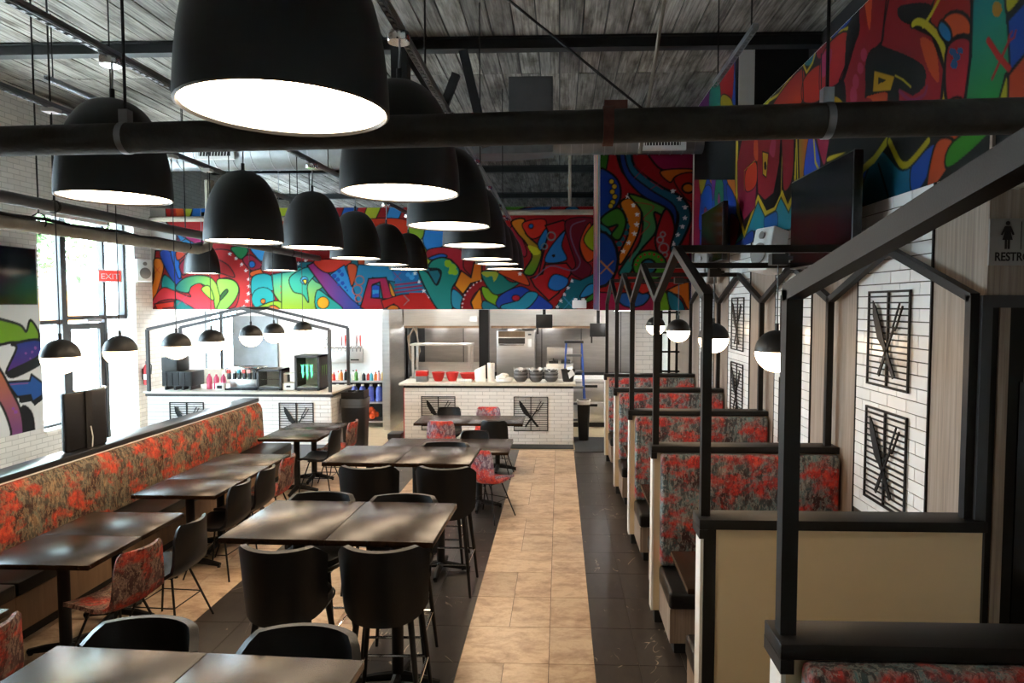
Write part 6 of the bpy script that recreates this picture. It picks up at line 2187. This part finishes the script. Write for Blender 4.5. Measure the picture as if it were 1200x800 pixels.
# rubber mats and caster dolly
for i, (x0, x1, y0, y1, lb) in enumerate(((-2.86, 0.24, 11.28, 11.62, 'black rubber mat along the foot of the kitchen counter'), (0.26, 0.98, 11.05, 12.3, 'black rubber mat in the gap beside the kitchen counter'))):
    t = thing('floor_mat', lb, 'mat', (0, 0, 0))
    MB().box(x0, x1, y0, y1, 0.0005, 0.012).build('mat', 'mat_rubber', t, bevel=0.003)
t = thing('dolly', 'black wheeled dolly at the shelf end of the kitchen counter', 'dolly', (-2.92, 11.85, 0))
MB().box(-0.12, 0.12, -0.15, 0.15, 0.06, 0.16).build('deck', 'black_plastic', t, bevel=0.01)
for sx in (-0.09, 0.09):
    for sy in (-0.11, 0.11):
        MB().tube([(sx - 0.015, sy, 0.03), (sx + 0.015, sy, 0.03)], 0.03, 12).build('wheel', 'black_matte', t, True)

# ------------------------------------------------------------------ corridor end beyond the booths
cw = struct('wall_corridor', 'white tiled pier at the end of the corridor')
MB().box(1.30, 1.72, 11.62, 11.9, 0, 2.34).build('core', 'grout', cw)
MB().box(1.255, 1.30, 11.60, 11.9, 0, 2.34).build('corner_post', 'white_end', cw)
r = 0
z = 2.34
while z > 1.2:
    cuts = [1.30, 1.55, 1.72] if r % 2 == 0 else [1.30, 1.425, 1.675, 1.72]
    for a, b_ in zip(cuts[:-1], cuts[1:]):
        box_piece('tile', 'white_tile', cw, a + 0.002, b_ - 0.002, 11.61, 11.62, z - 0.0755, z - 0.002)
    z -= 0.0775
    r += 1
o = struct('window_4', 'black framed glazed screen at the corridor end')
for xx in (1.76, 1.90, 2.03):
    MB().box(xx - 0.02, xx + 0.02, 11.75, 11.79, 1.0, 2.34).build('mullion', 'black_steel', o)
for zz in (1.02, 1.28, 1.62, 1.95, 2.3):
    MB().box(1.72, 2.08, 11.75, 11.79, zz - 0.015, zz + 0.015).build('transom', 'black_steel', o)
MB().box(1.73, 2.07, 11.765, 11.771, 1.03, 2.3).build('pane', 'glass', o)
MB().box(1.72, 2.08, 11.72, 11.8, 0, 1.0).build('lower_panel', 'white_paint', o)

# ------------------------------------------------------------------ outside
g = struct('ground_outside', 'pale pavement and street outside the windows')
MB().box(-11.5, XL - 0.36, -20, 40, -0.2, -0.05).build('pavement', 'sidewalk', g)
MB().box(-60, -11.5, -20, 60, -0.3, -0.12).build('road', 'asphalt', g)
MB().box(-11.5, 10, 17.3, 60, -0.2, -0.05).build('rear_yard', 'sidewalk', g)


def tree(label, loc, h, r, mt, seed):
    rnd = random.Random(seed)
    t = thing('street_tree', label, 'tree', loc, 0, 'trees outside the window')
    tk = MB().tube([(0, 0, -0.1), (0.05, 0.03, h * 0.3), (-0.05, 0.0, h * 0.6), (0, 0, h * 0.8)], [0.16, 0.13, 0.09, 0.04], 8)
    for q in range(5):
        a = q * 1.3
        tk.tube([(0, 0, h * (0.35 + 0.07 * q)), (r * 0.6 * math.cos(a), r * 0.6 * math.sin(a), h * (0.5 + 0.08 * q))], [0.06, 0.02], 6)
    tk.build('trunk', 'bark', t, True)
    vs, fs = [], []
    for q in range(2000):
        a, b_ = rnd.uniform(0, 2 * math.pi), math.acos(rnd.uniform(-1, 1))
        rr = r * rnd.uniform(0.35, 1.0) * (0.75 + 0.25 * math.sin(3 * a) * math.sin(2 * b_))
        c_ = Vector((rr * math.sin(b_) * math.cos(a), rr * math.sin(b_) * math.sin(a), h * 0.66 + rr * 1.1 * math.cos(b_)))
        u_ = Vector((rnd.gauss(0, 1), rnd.gauss(0, 1), rnd.gauss(0, 1))).normalized()
        w_ = u_.orthogonal().normalized()
        s_ = rnd.uniform(0.08, 0.16)
        o_ = len(vs)
        vs += [tuple(c_ - u_ * s_), tuple(c_ + w_ * s_ * 0.6), tuple(c_ + u_ * s_), tuple(c_ - w_ * s_ * 0.6)]
        fs.append((o_, o_ + 1, o_ + 2, o_ + 3))
    tag(MB().add(vs, fs).build('foliage', mt, t), kind='stuff')


tree('leafy green tree across the street, nearer the white pier', (-16.5, 20.5, 0), 9.0, 3.4, 'leaf_a', 1)
tree('pale green tree across the street behind the entrance door', (-17.0, 27.5, 0), 9.5, 3.6, 'leaf_b', 2)
t = thing('street_banner', 'orange banner board across the street seen through the window', 'banner', (-15.2, 20.0, 0))
MB().box(-0.05, 0.05, -1.5, 1.3, 1.9, 2.9).build('board', 'orange_board', t)
for yy in (-1.4, 1.2):
    MB().tube([(0, yy, -0.1), (0, yy, 1.9)], 0.05, 8).build('post', 'strut', t, True)
